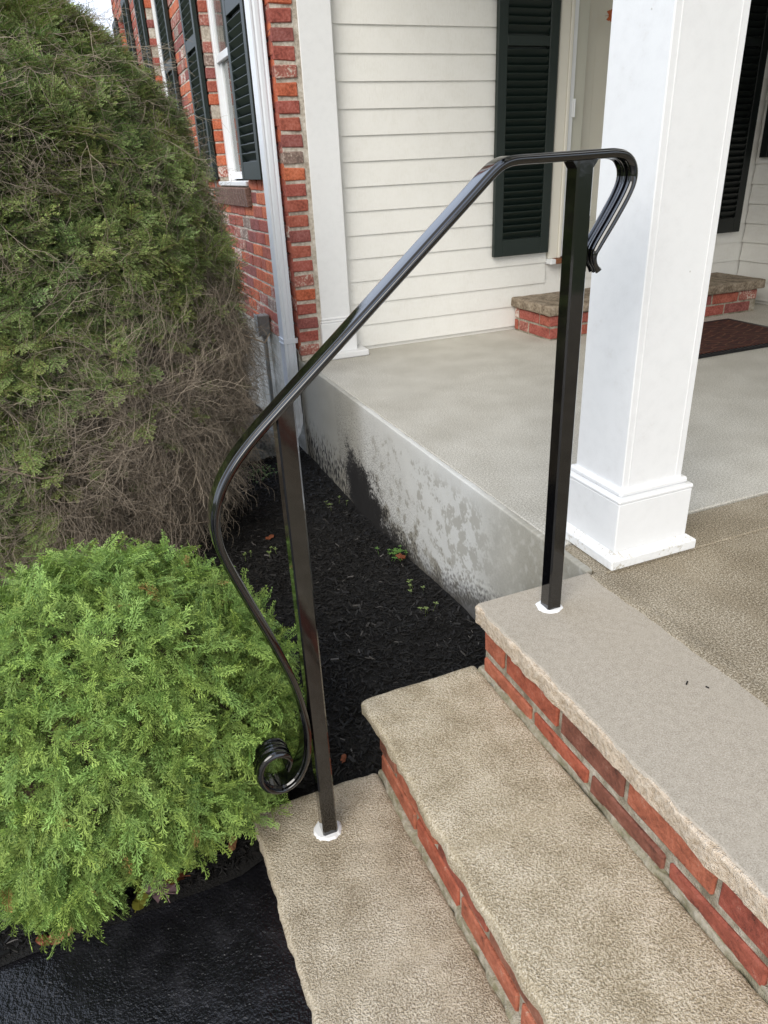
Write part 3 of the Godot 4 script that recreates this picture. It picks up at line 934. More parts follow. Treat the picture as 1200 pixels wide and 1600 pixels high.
	pi.box(Vector3(0.431, 0.195, CZ - 0.1), Vector3(0.5855, 2.7, -2.3555), 0.003)
	var pil := obj("pilaster", pi.done(), mats.white_paint, h)
	pi = Geo.new()
	pi.box(Vector3(0.4185, 0.030, CZ - 0.1), Vector3(0.607, 0.178, -2.335), 0.003)
	obj("plinth", pi.done(), mats.white_paint, pil)
	pi = Geo.new()
	pi.box(Vector3(0.4225, 0.1785, CZ - 0.1), Vector3(0.601, 0.190, -2.341), 0.004)
	pi.box(Vector3(0.427, 0.1905, CZ - 0.1), Vector3(0.593, 0.202, -2.348), 0.004)
	obj("cap_moulding", pi.done(), mats.white_paint, pil)
	pi = Geo.new()
	pi.box(Vector3(0.4115, 0.001, CZ - 0.1), Vector3(0.655, 0.033, -2.290), 0.006)
	obj("base_board", pi.done(), mats.white_paint, pil)
	# door: casing, storm door with glass, sill
	var d := Geo.new()
	d.box(Vector3(1.80, 0.372, CZ - 0.05), Vector3(1.858, 2.5, CZ + 0.026), 0.003)
	d.box(Vector3(1.8585, 0.372, CZ - 0.05), Vector3(1.878, 2.5, CZ + 0.034), 0.004)
	d.box(Vector3(2.742, 0.372, CZ - 0.05), Vector3(2.80, 2.5, CZ + 0.026), 0.003)
	d.box(Vector3(2.722, 0.372, CZ - 0.05), Vector3(2.7415, 2.5, CZ + 0.034), 0.004)
	d.box(Vector3(1.80, 2.502, CZ - 0.05), Vector3(2.80, 2.6, CZ + 0.026), 0.003)
	obj("door_casing", d.done(), mats.trim_cream, h)
	d = Geo.new()
	d.box(Vector3(1.8785, 0.378, CZ - 0.05), Vector3(1.910, 2.5, CZ + 0.020), 0.003)
	d.box(Vector3(2.690, 0.378, CZ - 0.05), Vector3(2.7215, 2.5, CZ + 0.020), 0.003)
	var jb := obj("door_jamb", d.done(), mats.vinyl_white, h)
	for y in [0.50, 1.07, 1.75]:
		var hg := Geo.new()
		hg.box(Vector3(1.899, y, CZ + 0.0205), Vector3(1.915, y + 0.085, CZ + 0.027), 0.002)
		hg.tube([Vector3(1.913, y, CZ + 0.026), Vector3(1.913, y + 0.085, CZ + 0.026)], [0.004, 0.004], 8)
		obj("hinge", hg.done(), mats.vinyl_white, jb)
	d = Geo.new()
	d.box(Vector3(1.913, 0.39, CZ - 0.03), Vector3(1.985, 2.49, CZ + 0.006), 0.003)
	d.box(Vector3(2.615, 0.39, CZ - 0.03), Vector3(2.687, 2.49, CZ + 0.006), 0.003)
	d.box(Vector3(1.9855, 0.39, CZ - 0.029), Vector3(2.6145, 0.55, CZ + 0.005), 0.003)
	d.box(Vector3(1.9855, 2.40, CZ - 0.029), Vector3(2.6145, 2.49, CZ + 0.005), 0.003)
	var door := obj("storm_door", d.done(), mats.putty, h)
	d = Geo.new()
	d.quad(Vector3(1.985, 0.55, CZ - 0.012), Vector3(2.615, 0.55, CZ - 0.012), Vector3(2.615, 2.40, CZ - 0.012), Vector3(1.985, 2.40, CZ - 0.012))
	obj("pane", d.done(), mats.pane, door)
	d = Geo.new()
	d.box(Vector3(1.88, 0.38, CZ - 0.13), Vector3(2.72, 2.5, CZ - 0.09))
	d.box(Vector3(2.02, 0.62, CZ - 0.0895), Vector3(2.10, 2.40, CZ - 0.080), 0.003)
	d.box(Vector3(2.50, 0.62, CZ - 0.0895), Vector3(2.58, 2.40, CZ - 0.080), 0.003)
	obj("front_door", d.done(), mats.door_inner, h)
	d = Geo.new()
	d.box(Vector3(1.83, 0.345, CZ - 0.05), Vector3(2.77, 0.3715, CZ + 0.062), 0.003)
	obj("door_sill", d.done(), mats.sill_wood, h)
	d = Geo.new()
	d.box(Vector3(1.797, 0.344, CZ - 0.02), Vector3(1.8295, 0.3715, CZ + 0.060), 0.003)
	obj("sill_end", d.done(), mats.vinyl_white, h)
	# porch roof over the floor, open to the drive
	d = Geo.new()
	d.box(Vector3(0.30, 2.62, -2.35), Vector3(3.40, 2.66, 3.4))
	d.box(Vector3(0.36, 2.42, -2.34), Vector3(0.58, 2.619, 3.4), 0.004)
	d.box(Vector3(0.30, 2.661, -2.35), Vector3(0.42, 2.95, 3.4))
	obj("porch_ceiling", d.done(), mats.soffit_white, h)
	d = Geo.new()
	d.box(Vector3(0.305, y0 + rows * course, ze), Vector3(3.4, 3.3, -2.36))
	d.box(Vector3(0.15, 2.951, -2.3), Vector3(3.6, 3.05, 3.5))
	obj("roof", d.done(), mats.roof_dark, h)

# ---------------------------------------------------------------- white pillar
func build_pillar() -> void:
	var t := thing("porch_pillar", "square white painted porch pillar on a stepped base behind the top post", "pillar")
	var x0 := 0.394
	var z1 := -0.0155
	var w := 0.1745
	var ring := func(called: String, out_: float, y0: float, y1: float, ch: float, m: Material) -> void:
		var g := Geo.new()
		g.box(Vector3(x0 - out_, y0, z1 - w - out_), Vector3(x0 + w + out_, y1, z1 + out_), ch)
		obj(called, g.done(), m, t)
	ring.call("shaft", 0.0, 0.16, 2.419, 0.002, mats.white_paint)
	# corner boards: a shallow line along each face edge
	var g := Geo.new()
	for x in [x0 + 0.018, x0 + w - 0.018]:
		g.box(Vector3(x - 0.0015, 0.19, z1 - 0.01), Vector3(x + 0.0015, 2.41, z1 + 0.0012), 0.0)
	obj("board_seam", g.done(), mats.white_paint, t)
	ring.call("plinth", 0.020, 0.030, 0.1595, 0.002, mats.white_paint)
	ring.call("cap_moulding", 0.0225, 0.1600, 0.1720, 0.004, mats.white_paint)
	ring.call("cap_moulding", 0.012, 0.1725, 0.1880, 0.005, mats.white_paint)
	var nails := [[0.06, 1.12], [0.115, 0.66]]
	for k in nails.size():
		var q := Geo.new()
		var y: float = nails[k][1]
		var a0: float = nails[k][0]
		if k % 2 == 0: q.tube([Vector3(x0 - 0.0006, y, z1 - a0), Vector3(x0 + 0.002, y, z1 - a0)], [0.0017, 0.0017], 8)
		else: q.tube([Vector3(x0 + a0, y, z1 + 0.0006), Vector3(x0 + a0, y, z1 - 0.002)], [0.0017, 0.0017], 8)
		obj("nail_head", q.done(), mats.nail_grey, t)
	# chipped base board with a sloped top
	g = Geo.new()
	var o := 0.040
	var i := 0.0205
	var lo := Vector3(x0 - o, 0.0, z1 - w - o)
	var hi := Vector3(x0 + w + o, 0.026, z1 + o)
	g.box(lo, hi, 0.003)
	var a := [Vector3(lo.x + 0.004, 0.0262, hi.z - 0.004), Vector3(hi.x - 0.004, 0.0262, hi.z - 0.004), Vector3(hi.x - 0.004, 0.0262, lo.z + 0.004), Vector3(lo.x + 0.004, 0.0262, lo.z + 0.004)]
	var b := [Vector3(x0 - i, 0.037, z1 + i), Vector3(x0 + w + i, 0.037, z1 + i), Vector3(x0 + w + i, 0.037, z1 - w - i), Vector3(x0 - i, 0.037, z1 - w - i)]
	for k in 4:
		var l := (k + 1) % 4
		g.quad(a[k], a[l], b[l], b[k])
	obj("base_board", g.done(), mats.chipped_paint, t)

# ---------------------------------------------------------------- handrail
func spline(pts: Array, n: int) -> Array:
	var o := []
	for i in pts.size() - 1:
		var p0: Vector2 = pts[maxi(i - 1, 0)]
		var p1: Vector2 = pts[i]
		var p2: Vector2 = pts[i + 1]
		var p3: Vector2 = pts[mini(i + 2, pts.size() - 1)]
		for k in n: o.append(p1.cubic_interpolate(p2, p0, p3, float(k) / n))
	o.append(pts[-1])
	return o

func build_handrail() -> void:
	var t := thing("handrail", "glossy black iron handrail with scrolled lower end on two posts", "handrail")
	var key := [Vector2(0.1895, 0.7005), Vector2(0.1785, 0.7150), Vector2(0.1745, 0.7290), Vector2(0.1800, 0.7440), Vector2(0.2080, 0.7850), Vector2(0.2300, 0.8200), Vector2(0.2400, 0.8450), Vector2(0.2375, 0.8660), Vector2(0.2240, 0.8810), Vector2(0.2020, 0.8862), Vector2(0.1700, 0.8862), Vector2(0.1079, 0.8850), Vector2(0.0467, 0.8840), Vector2(0.0080, 0.8830), Vector2(-0.0120, 0.8785), Vector2(-0.0300, 0.8675), Vector2(-0.0640, 0.8385), Vector2(-0.1037, 0.8045), Vector2(-0.2186, 0.7065), Vector2(-0.3345, 0.6080), Vector2(-0.4158, 0.5390), Vector2(-0.4610, 0.4995), Vector2(-0.4950, 0.4640), Vector2(-0.5210, 0.4260), Vector2(-0.5360, 0.3860), Vector2(-0.5400, 0.3450), Vector2(-0.5320, 0.2960), Vector2(-0.5052, 0.2110), Vector2(-0.4680, 0.0980), Vector2(-0.4410, -0.0016), Vector2(-0.4290, -0.0900), Vector2(-0.4300, -0.1480), Vector2(-0.4400, -0.1950), Vector2(-0.4620, -0.2300), Vector2(-0.4920, -0.2420), Vector2(-0.5210, -0.2280), Vector2(-0.5340, -0.1960), Vector2(-0.5270, -0.1630), Vector2(-0.5060, -0.1460), Vector2(-0.4830, -0.1500), Vector2(-0.4700, -0.1700), Vector2(-0.4780, -0.1920)]
	var path := spline(key, 9)
	var prof := [Vector2(-0.001, -0.022), Vector2(0.0028, -0.0226), Vector2(0.0052, -0.0212), Vector2(0.0048, -0.0192), Vector2(0.0066, -0.0178), Vector2(0.0082, -0.0168), Vector2(0.0085, -0.0145), Vector2(0.0085, 0.0), Vector2(0.0085, 0.0120), Vector2(0.0080, 0.0140), Vector2(0.0060, 0.0152), Vector2(0.0048, 0.0175), Vector2(0.0056, 0.0205), Vector2(0.0028, 0.0226), Vector2(-0.001, 0.022),
		Vector2(-0.0055, 0.0190), Vector2(-0.0068, 0.0160), Vector2(-0.0066, 0.0125), Vector2(-0.0042, 0.0100), Vector2(-0.0040, 0.0072), Vector2(-0.0064, 0.0046), Vector2(-0.0068, 0.0018), Vector2(-0.0044, 0.0), Vector2(-0.0068, -0.0018), Vector2(-0.0064, -0.0046), Vector2(-0.0040, -0.0072), Vector2(-0.0042, -0.0100), Vector2(-0.0066, -0.0125), Vector2(-0.0068, -0.0160), Vector2(-0.0055, -0.0190)]
	var m := prof.size()
	var pn := []
	for k in m:
		var d: Vector2 = prof[(k + 1) % m] - prof[(k + m - 1) % m]
		pn.append(Vector2(-d.y, d.x).normalized() * -1.0)
	# outward check against the profile centre
	for k in m:
		if pn[k].dot(prof[k] - Vector2(0.001, 0)) < 0: pn[k] = -pn[k]
	var rings := []
	var nors := []
	for i in path.size():
		var a: Vector2 = path[maxi(i - 1, 0)]
		var b: Vector2 = path[mini(i + 1, path.size() - 1)]
		var tg := (b - a).normalized()
		var nn := Vector3(tg.y, -tg.x, 0)
		# the drawn-out tip thins and thickens into a bead
		var thin := 1.0
		if i < 40: thin = lerpf(0.55, 1.0, smoothstep(4.0, 40.0, i))
		if i < 5: thin = lerpf(0.9, 0.55, i / 5.0)
		var wide := 1.0 if i > 30 else lerpf(0.62, 1.0, smoothstep(0.0, 30.0, i))
		if i > path.size() - 30: thin *= lerpf(1.0, 0.5, (i - path.size() + 30) / 30.0)
		var ring := []
		var nr := []
		for k in m:
			var swell := 1.0 + 0.22 * smoothstep(path.size() - 110.0, path.size() - 50.0, i)   # the scroll is forged wider
			ring.append(Vector3(path[i].x, path[i].y, RAIL_Z) + nn * prof[k].x * thin + Vector3(0, 0, prof[k].y * wide * 1.06 * swell))
			nr.append((nn * pn[k].x + Vector3(0, 0, pn[k].y)).normalized())
		rings.append(ring); nors.append(nr)
	var g := Geo.new()
	for i in path.size() - 1:
		for k in m:
			var l := (k + 1) % m
			var a: Vector3 = rings[i][k]; var b: Vector3 = rings[i + 1][k]; var c: Vector3 = rings[i + 1][l]; var d: Vector3 = rings[i][l]
			var flip: bool = (b - a).cross(c - a).dot(nors[i][k]) < 0
			if flip:
				g.tri_n(a, c, b, nors[i][k], nors[i + 1][l], nors[i + 1][k]); g.tri_n(a, d, c, nors[i][k], nors[i][l], nors[i + 1][l])
			else:
				g.tri_n(a, b, c, nors[i][k], nors[i + 1][k], nors[i + 1][l]); g.tri_n(a, c, d, nors[i][k], nors[i + 1][l], nors[i][l])
	for e in [0, path.size() - 1]:
		var mid := Vector3.ZERO
		for k in m: mid += rings[e][k] / m
		for k in m: g.tri(mid, rings[e][k], rings[e][(k + 1) % m])
	obj("cap_rail", g.done(), mats.black_gloss, t)
	# hammered ribs across the curled end
	var w := 0.0166
	var post := func(x: float, y0: float, top_l: float, top_r: float) -> void:
		var q := Geo.new()
		var r := 0.0032
		var xs := [x + r, x + 2 * w - r, x + 2 * w, x + 2 * w, x + 2 * w - r, x + r, x, x]
		var z0 := RAIL_Z - w
		var z1 := RAIL_Z + w
		var zz := [z1, z1, z1 - r, z0 + r, z0, z0, z0 + r, z1 - r]
		var nr := []
		for k in 8:
			nr.append(Vector3(xs[k] - x - w, 0, zz[k] - RAIL_Z))
		for k in 8:
			var l := (k + 1) % 8
			var ta := lerpf(top_l, top_r, (xs[k] - x) / (2 * w))
			var tb := lerpf(top_l, top_r, (xs[l] - x) / (2 * w))
			q.quad(Vector3(xs[k], y0, zz[k]), Vector3(xs[l], y0, zz[l]), Vector3(xs[l], tb, zz[l]), Vector3(xs[k], ta, zz[k]))
		obj("post", q.done(), mats.black_gloss, t)
	post.call(-0.4201, Y1 + 0.001, 0.528, 0.5565)
	post.call(0.1267, 0.001, 0.8795, 0.8795)
	# weld fillets under the rail at the top post
	var f := Geo.new()
	for s in [-1, 1]:
		var x := 0.1267 if s < 0 else 0.1599
		var p := [Vector3(x - s * 0.001, 0.866, 0), Vector3(x - s * 0.001, 0.8795, 0), Vector3(x + s * 0.009, 0.8795, 0)]
		var fz := Vector3(0, 0, RAIL_Z + w - 0.003)
		var bz := Vector3(0, 0, RAIL_Z - w + 0.003)
		f.tri(p[0] + fz, p[2] + fz, p[1] + fz)
		f.quad(p[0] + fz, p[0] + bz, p[2] + bz, p[2] + fz)
		f.tri(p[0] + bz, p[1] + bz, p[2] + bz)
	obj("weld", f.done(), mats.black_gloss, t)
	# white sealant discs at the feet
	for k in 2:
		var c := Vector3(-0.4055, Y1, 0.082) if k == 0 else Vector3(0.142, 0, 0.082)
		var q := Geo.new()
		var n := 44
		var top := []
		var rim := []
		for i in n:
			var a := TAU * i / n
			var r := (0.0315 if k == 0 else 0.0285) * (1.0 + 0.10 * nz(Vector3(cos(a), k * 3.0, sin(a)), 2.5) + 0.015 * rng.randf_range(-1, 1))
			rim.append(c + Vector3(cos(a) * r, 0.0, -sin(a) * r))
			top.append(c + Vector3(cos(a) * r * 0.86, 0.0045, -sin(a) * r * 0.86))
		for i in n:
			var j := (i + 1) % n
			q.quad(rim[i], rim[j], top[j], top[i])
			q.tri(c + Vector3(0, 0.0065, 0), top[i], top[j])
		obj("base_sealant", q.done(), mats.sealant, t)

# ---------------------------------------------------------------- small step at the door, mat
func build_door_step() -> void:
	var t := thing("door_step", "single brown stone step on red brick in front of the door", "step")
	var m := slab(Vector3(1.5755, 0.132, -2.418), Vector3(3.092, 0.184, -2.036), 0.010, 0.02, func(p: Vector3, d: Vector3) -> Vector3:
		return d * (0.004 * nz(p, 18.0) * (1.0 - absf(d.y)) + 0.0022 * nz(p, 26.0)) + Vector3(0, 0, 0.006 * nz(Vector3(p.x, 0, 0), 8.0) * maxf(0, d.z)))
	obj("stone_slab", m, mats.slab_brown, t)
	var g := Geo.new()
	g.box(Vector3(1.601, 0.0, -2.40), Vector3(3.056, 0.131, -2.061))
	var base := obj("brick_base", g.done(), mats.mortar, t)
	for r in 2:
		var y := 0.036 + 0.064 * r
		var x := 1.596 - (0.0 if r == 0 else 0.0)
		var first := true
		while x < 3.0:
			var L := 0.2032 if not (first and r == 1) else 0.1
			L = minf(L, 3.061 - x)
			first = false
			if L > 0.05:
				obj("brick", brick_mesh(Vector3(L - 0.011, 0.053, 0.06), 0.004, int(x * 100) + r), mats["brick_%d" % [0, 2, 4, 5, 2, 0][rng.randi() % 6]], base, Transform3D(Basis.IDENTITY, Vector3(x + L * 0.5, y, -2.056 - 0.03)))
			x += L
		var z := -2.058
		first = true
		while z > -2.38:
			var L := 0.2032 if (first != (r == 1)) else 0.1
			first = false
			L = minf(L, z + 2.41)
			if L > 0.04:
				obj("brick", brick_mesh(Vector3(0.06, 0.053, L - 0.011), 0.004, int(-z * 100) + r), mats["brick_%d" % [0, 5, 6, 2][rng.randi() % 4]], base, Transform3D(Basis.IDENTITY, Vector3(1.596 + 0.03, y, z - L * 0.5)))
			z -= L
	# door mat
	var mt := thing("doormat", "dark red doormat with black rubber border lying before the door step", "doormat")
	var side := 256
	var im := Image.create(side, side, false, Image.FORMAT_RGB8)
	var nn := FastNoiseLite.new()
	nn.seed = 91
	nn.frequency = 0.05
	for y in side:
		for x in side:
			var v := nn.get_noise_2d(x, y) * 0.5 + nn.get_noise_2d(x * 6.0, y * 6.0) * 0.4
			var scroll := sin(x * 0.12 + 2.0 * sin(y * 0.09)) * sin(y * 0.13 + 1.6 * sin(x * 0.08))
			var c := rgb(84, 34, 26).lerp(rgb(40, 20, 16), clampf(0.5 + v, 0, 1))
			if absf(scroll) < 0.10: c = c.lerp(rgb(120, 82, 56), 0.7)
			im.set_pixel(x, y, c)
	var pm := mat("mat_pile", Color.WHITE, 0.95)
	pm.albedo_texture = ImageTexture.create_from_image(im)
	g = Geo.new()
	var x0 := 1.80
	var x1 := 2.72
	var za := -1.93
	var zb := -1.36
	g.box(Vector3(x0, 0.001, za), Vector3(x1, 0.008, zb), 0.002)
	var i := 0
	var xx := x0 + 0.012
	while xx < x1 - 0.02:   # studded front border
		g.box(Vector3(xx, 0.0082, zb - 0.034), Vector3(xx + 0.012, 0.0125, zb - 0.006), 0.001, Transform3D.IDENTITY)
		xx += 0.024
		i += 1
	g.box(Vector3(x0, 0.0081, zb - 0.005), Vector3(x1, 0.014, zb), 0.001)
	g.box(Vector3(x0, 0.0081, za), Vector3(x1, 0.014, za + 0.03), 0.001)
	g.box(Vector3(x1 - 0.03, 0.0081, za + 0.0305), Vector3(x1, 0.014, zb - 0.0055), 0.001)
	g.box(Vector3(x0, 0.0081, za + 0.0305), Vector3(x0 + 0.03, 0.014, zb - 0.0355), 0.001)
	obj("rubber_border", g.done(), mats.rubber, mt)
	g = Geo.new()
	g.quad_uv(Vector3(x0 + 0.031, 0.015, zb - 0.037), Vector3(x1 - 0.031, 0.015, zb - 0.037), Vector3(x1 - 0.031, 0.015, za + 0.031), Vector3(x0 + 0.031, 0.015, za + 0.031), Vector2(0, 1), Vector2(1, 1), Vector2(1, 0), Vector2(0, 0))
	g.quad(Vector3(x0 + 0.031, 0.0085, zb - 0.036), Vector3(x1 - 0.031, 0.0085, zb - 0.036), Vector3(x1 - 0.031, 0.015, zb - 0.037), Vector3(x0 + 0.031, 0.015, zb - 0.037))
	obj("pile", g.done(), pm, mt)

# ---------------------------------------------------------------- downspout, box, block
func build_fittings() -> void:
	var t := thing("downspout", "white fluted metal downspout at the corner of the brick front", "downspout")
	# fluted rectangular pipe: across z, out x
	var section := func(y: float, cx: float, cz: float, hx: float, hz: float) -> Array:
		var o := []
		var flutes := 4
		# outer face (-x) with flutes, going round
		for k in flutes * 8 + 1:
			var f := float(k) / (flutes * 8)
			var dip := 0.0085 * pow(maxf(0.0, sin(f * flutes * TAU - PI * 0.5)), 1.5)
			o.append(Vector3(cx - hx + dip, y, lerpf(cz - hz, cz + hz, f)))
		for k in range(1, 9):
			var f := float(k) / 8
			o.append(Vector3(lerpf(cx - hx, cx + hx, f), y, cz + hz - 0.004 * maxf(0.0, sin(f * 2 * TAU - PI * 0.5))))
		o.append(Vector3(cx + hx, y, cz - hz))
		for k in range(1, 8):
			var f := float(k) / 8
			o.append(Vector3(lerpf(cx + hx, cx - hx, f), y, cz - hz + 0.004 * maxf(0.0, sin(f * 2 * TAU - PI * 0.5))))
		return o
	var loft := func(rings: Array) -> ArrayMesh:
		var g := Geo.new()
		for i in rings.size() - 1:
			var n: int = rings[i].size()
			for k in n:
				var l := (k + 1) % n
				g.quad(rings[i][k], rings[i][l], rings[i + 1][l], rings[i + 1][k])
		return g.done()
	var cx := 0.262
	var cz := -2.43
	var hx := 0.029
	var hz := 0.041
	obj("pipe", loft.call([section.call(-0.30, cx, cz, hx, hz), section.call(2.9, cx, cz, hx, hz)]), mats.gutter_white, t)
	var el := []
	for i in 7:
		var a := i / 6.0
		var y := -0.285 - 0.15 * a
		el.append(section.call(y, cx - 0.06 * a * a, cz + 0.02 * a, hx + 0.004 - 0.003 * (i % 2), hz + 0.004 - 0.003 * (i % 2)))
	obj("elbow", loft.call(el), mats.gutter_white, t)
	var g := Geo.new()
	g.box(Vector3(cx - hx - 0.003, 0.09, cz - hz - 0.003), Vector3(cx - hx - 0.0005, 0.117, cz + hz + 0.003), 0.001)
	g.box(Vector3(cx - hx - 0.0028, 0.0905, cz + hz + 0.0005), Vector3(cx + 0.043, 0.1165, cz + hz + 0.0035), 0.001)
	g.box(Vector3(cx - hx - 0.0028, 0.0905, cz - hz - 0.0035), Vector3(cx + 0.043, 0.1165, cz - hz - 0.0005), 0.001)
	for y in [0.090, 0.1135]:
		g.box(Vector3(cx - hx - 0.006, y, cz - hz - 0.004), Vector3(cx - hx - 0.0032, y + 0.004, cz + hz + 0.004), 0.001)
	obj("strap", g.done(), mats.gutter_white, t)
	# electrical box with conduit
	var b := thing("junction_box", "small grey electrical box on a conduit against the foundation", "electrical box")
	g = Geo.new()
	g.box(Vector3(0.235, 0.03, -3.02), Vector3(0.302, 0.145, -2.945), 0.004)
	obj("housing", g.done(), mats.box_grey, b)
	g = Geo.new()
	g.box(Vector3(0.229, 0.026, -3.026), Vector3(0.2345, 0.149, -2.939), 0.002)
	obj("cover", g.done(), mats.box_grey, b)
	g = Geo.new()
	g.tube([Vector3(0.272, 0.0295, -2.985), Vector3(0.272, -0.75, -2.985)], [0.0125, 0.0125], 12)
	g.tube([Vector3(0.272, 0.0297, -2.985), Vector3(0.272, 0.004, -2.985)], [0.017, 0.017], 12)
	obj("conduit", g.done(), mats.box_grey, b)
	# grey block under the shrub
	var m := slab(Vector3(-0.09, -0.56, -2.75), Vector3(0.20, -0.36, -2.44), 0.03, 0.02, func(p: Vector3, d: Vector3) -> Vector3: return d * (0.012 * nz(p, 7.0) + 0.004 * nz(p, 30.0)))
	tag(obj("stone_block", m, mats.splash_block), "grey stone block lying in the mulch below the downspout", "stone")

# ---------------------------------------------------------------- plants
func leaf_blade(g: Geo, base: Vector3, tip: Vector3, wide: float, nrm: Vector3, at := 0.45) -> void:
	var d := tip - base
	var s := d.cross(nrm).normalized() * wide
	var m := base + d * at
	g.tri(base, m + s, tip)
	g.tri(base, tip, m - s)

func cedar_spray(sd: int) -> ArrayMesh:
	# a flat, fan-like, twice-forked spray of scale leaves, tips arching over
	var r := RandomNumberGenerator.new()
	r.seed = sd
	var g := Geo.new()
	var L := 0.072
	var bend := func(p: Vector3) -> Vector3: return Vector3(p.x, p.y, -4.0 * p.y * p.y - 9.0 * p.x * p.x)
	var put := func(a: Vector3, b: Vector3, w: float, shade: float) -> void:
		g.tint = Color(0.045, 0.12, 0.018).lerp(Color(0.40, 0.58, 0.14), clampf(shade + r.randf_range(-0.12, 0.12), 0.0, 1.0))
		leaf_blade(g, bend.call(a), bend.call(b), w, Vector3(r.randfn(0, 0.4), r.randfn(0, 0.4), 1).normalized(), 0.62)
	put.call(Vector3.ZERO, Vector3(0, L, 0), 0.0013, 0.45)
	for i in 8:
		for sg in [-1.0, 1.0]:
			var s: float = (i + (0.75 if sg > 0 else 0.3)) / 8.4
			var y: float = s * L * 0.96
			var l: float = (0.024 * pow(1.0 - s, 0.7) + 0.006) * r.randf_range(0.6, 1.15)
			var a: float = deg_to_rad(r.randf_range(24, 40)) * sg
			var dir := Vector3(sin(a), cos(a), 0)
			var b := Vector3(0, y, 0)
			put.call(b, b + dir * l, 0.0010, 0.25 + 0.6 * s)
			var k := int(l / 0.0068)
			for j in k:
				var f := (j + 0.8) / (k + 0.5)
				var q := b + dir * l * f
				var m := 0.0080 * (1.0 - 0.45 * f)
				var s2 := 1.0 if j % 2 == 0 else -1.0
				for w in 2:
					if w == 1 and r.randf() < 0.45: continue
					var a2: float = a + deg_to_rad(38.0) * (s2 if w == 0 else -s2)
					put.call(q, q + Vector3(sin(a2), cos(a2), 0) * m * r.randf_range(0.75, 1.2), 0.00095, 0.3 + 0.75 * f)
	return g.done(true)

func build_globe_shrub() -> void:
	var C := Vector3(-0.785, -0.230, -0.235)
	var R := Vector3(0.425, 0.420, 0.415)
	var t := thing("globe_shrub", "low round bright green evergreen shrub beside the bottom step", "shrub")
	var core := SphereMesh.new()
	core.radius = 1.0; core.height = 2.0; core.radial_segments = 32; core.rings = 16
	obj("inner_twigs", core, mats.dead_core, t, Transform3D(Basis.IDENTITY.scaled(R * 0.72), C))
	var pr := RandomNumberGenerator.new()
	pr.seed = 77
	for v in 3:
		var spots := []
		var tints := []
		while spots.size() < 4400:
			var d := Vector3(pr.randfn(), pr.randfn(), pr.randfn()).normalized()
			var lump := 1.0 + 0.05 * nz(d, 2.6) + 0.05 * nz(d, 8.0)
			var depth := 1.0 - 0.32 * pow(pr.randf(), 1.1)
			var p := C + d * R * lump * depth - d * 0.03
			if p.y < mulch_y(p.x, p.z) + 0.01 - 0.05 * smoothstep(-0.83, -1.0, p.x): continue
			if p.y < -0.28 and p.z > -0.075 + (p.y + 0.58) * 0.55 + 0.14 * smoothstep(-0.83, -1.0, p.x): continue
			if p.x > -0.86 and p.y < -0.45 and p.z > -0.17: continue
			if p.x > -0.64 and p.z > -0.13 and p.y < Y1 + 0.07: continue
			var down := Vector3(0, -0.35 - 0.25 * pr.randf(), 0)
			var tang := Vector3(pr.randfn(), pr.randfn(), pr.randfn())
			tang = (tang - d * tang.dot(d)).normalized()
			var axis := (d * 0.85 + tang * 0.62 + down + Vector3(0, 0.30 * maxf(d.y, 0.0), 0)).normalized()
			var face := (d + tang.cross(d) * pr.randf_range(-0.8, 0.8)).normalized()
			var x := axis.cross(face).normalized()
			var z := x.cross(axis).normalized()
			var s := pr.randf_range(0.6, 1.1)
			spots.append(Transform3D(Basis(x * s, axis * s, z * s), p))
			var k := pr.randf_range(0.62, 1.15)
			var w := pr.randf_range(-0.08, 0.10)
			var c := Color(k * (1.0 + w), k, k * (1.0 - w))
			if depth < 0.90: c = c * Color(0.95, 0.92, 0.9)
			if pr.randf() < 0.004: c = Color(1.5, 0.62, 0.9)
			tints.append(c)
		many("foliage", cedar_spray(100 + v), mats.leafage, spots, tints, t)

func needle_twig(sd: int) -> ArrayMesh:
	var r := RandomNumberGenerator.new()
	r.seed = sd
	var g := Geo.new()
	var shoot := func(base: Vector3, dir: Vector3, L: float, start: float) -> void:
		var side := dir.cross(Vector3(0, 0, 1)).normalized()
		var droop := Vector3(0, 0, -1)
		var n := int(L / 0.0042)
		g.tint = Color(0.20, 0.17, 0.10)
		var p := base
		var q := base + dir * L * 0.5 + droop * L * 0.03
		var e := base + dir * L + droop * L * 0.14
		g.tube([p, q, e], [0.0013, 0.001, 0.0006], 3, false)
		for i in n:
			var f := (i + 0.5) / n
			if f < start: continue
			var c := p.lerp(q, f * 2) if f < 0.5 else q.lerp(e, f * 2 - 1)
			for s in [-1.0, 1.0]:
				var len_ := r.randf_range(0.011, 0.017) * (1.0 - 0.35 * f)
				var dd: Vector3 = (dir * r.randf_range(0.5, 0.9) + side * s + Vector3(0, 0, r.randf_range(-0.2, 0.45))).normalized()
				g.tint = Color(0.15, 0.22, 0.075).lerp(Color(0.32, 0.43, 0.14), clampf(0.2 + 0.8 * f + r.randf_range(-0.2, 0.2), 0, 1))
				leaf_blade(g, c, c + dd * len_, 0.00125, Vector3(r.randfn(0, 0.3), r.randfn(0, 0.3), 1).normalized(), 0.5)
	shoot.call(Vector3.ZERO, Vector3(0, 1, 0), 0.10, 0.15)
	for i in 5:
		var s := 1.0 if i % 2 else -1.0
		shoot.call(Vector3(0, 0.02 + 0.014 * i, 0), Vector3(s * 0.75, 0.66, r.randf_range(-0.15, 0.2)).normalized(), 0.052 - 0.005 * i, 0.05)
	return g.done(true)

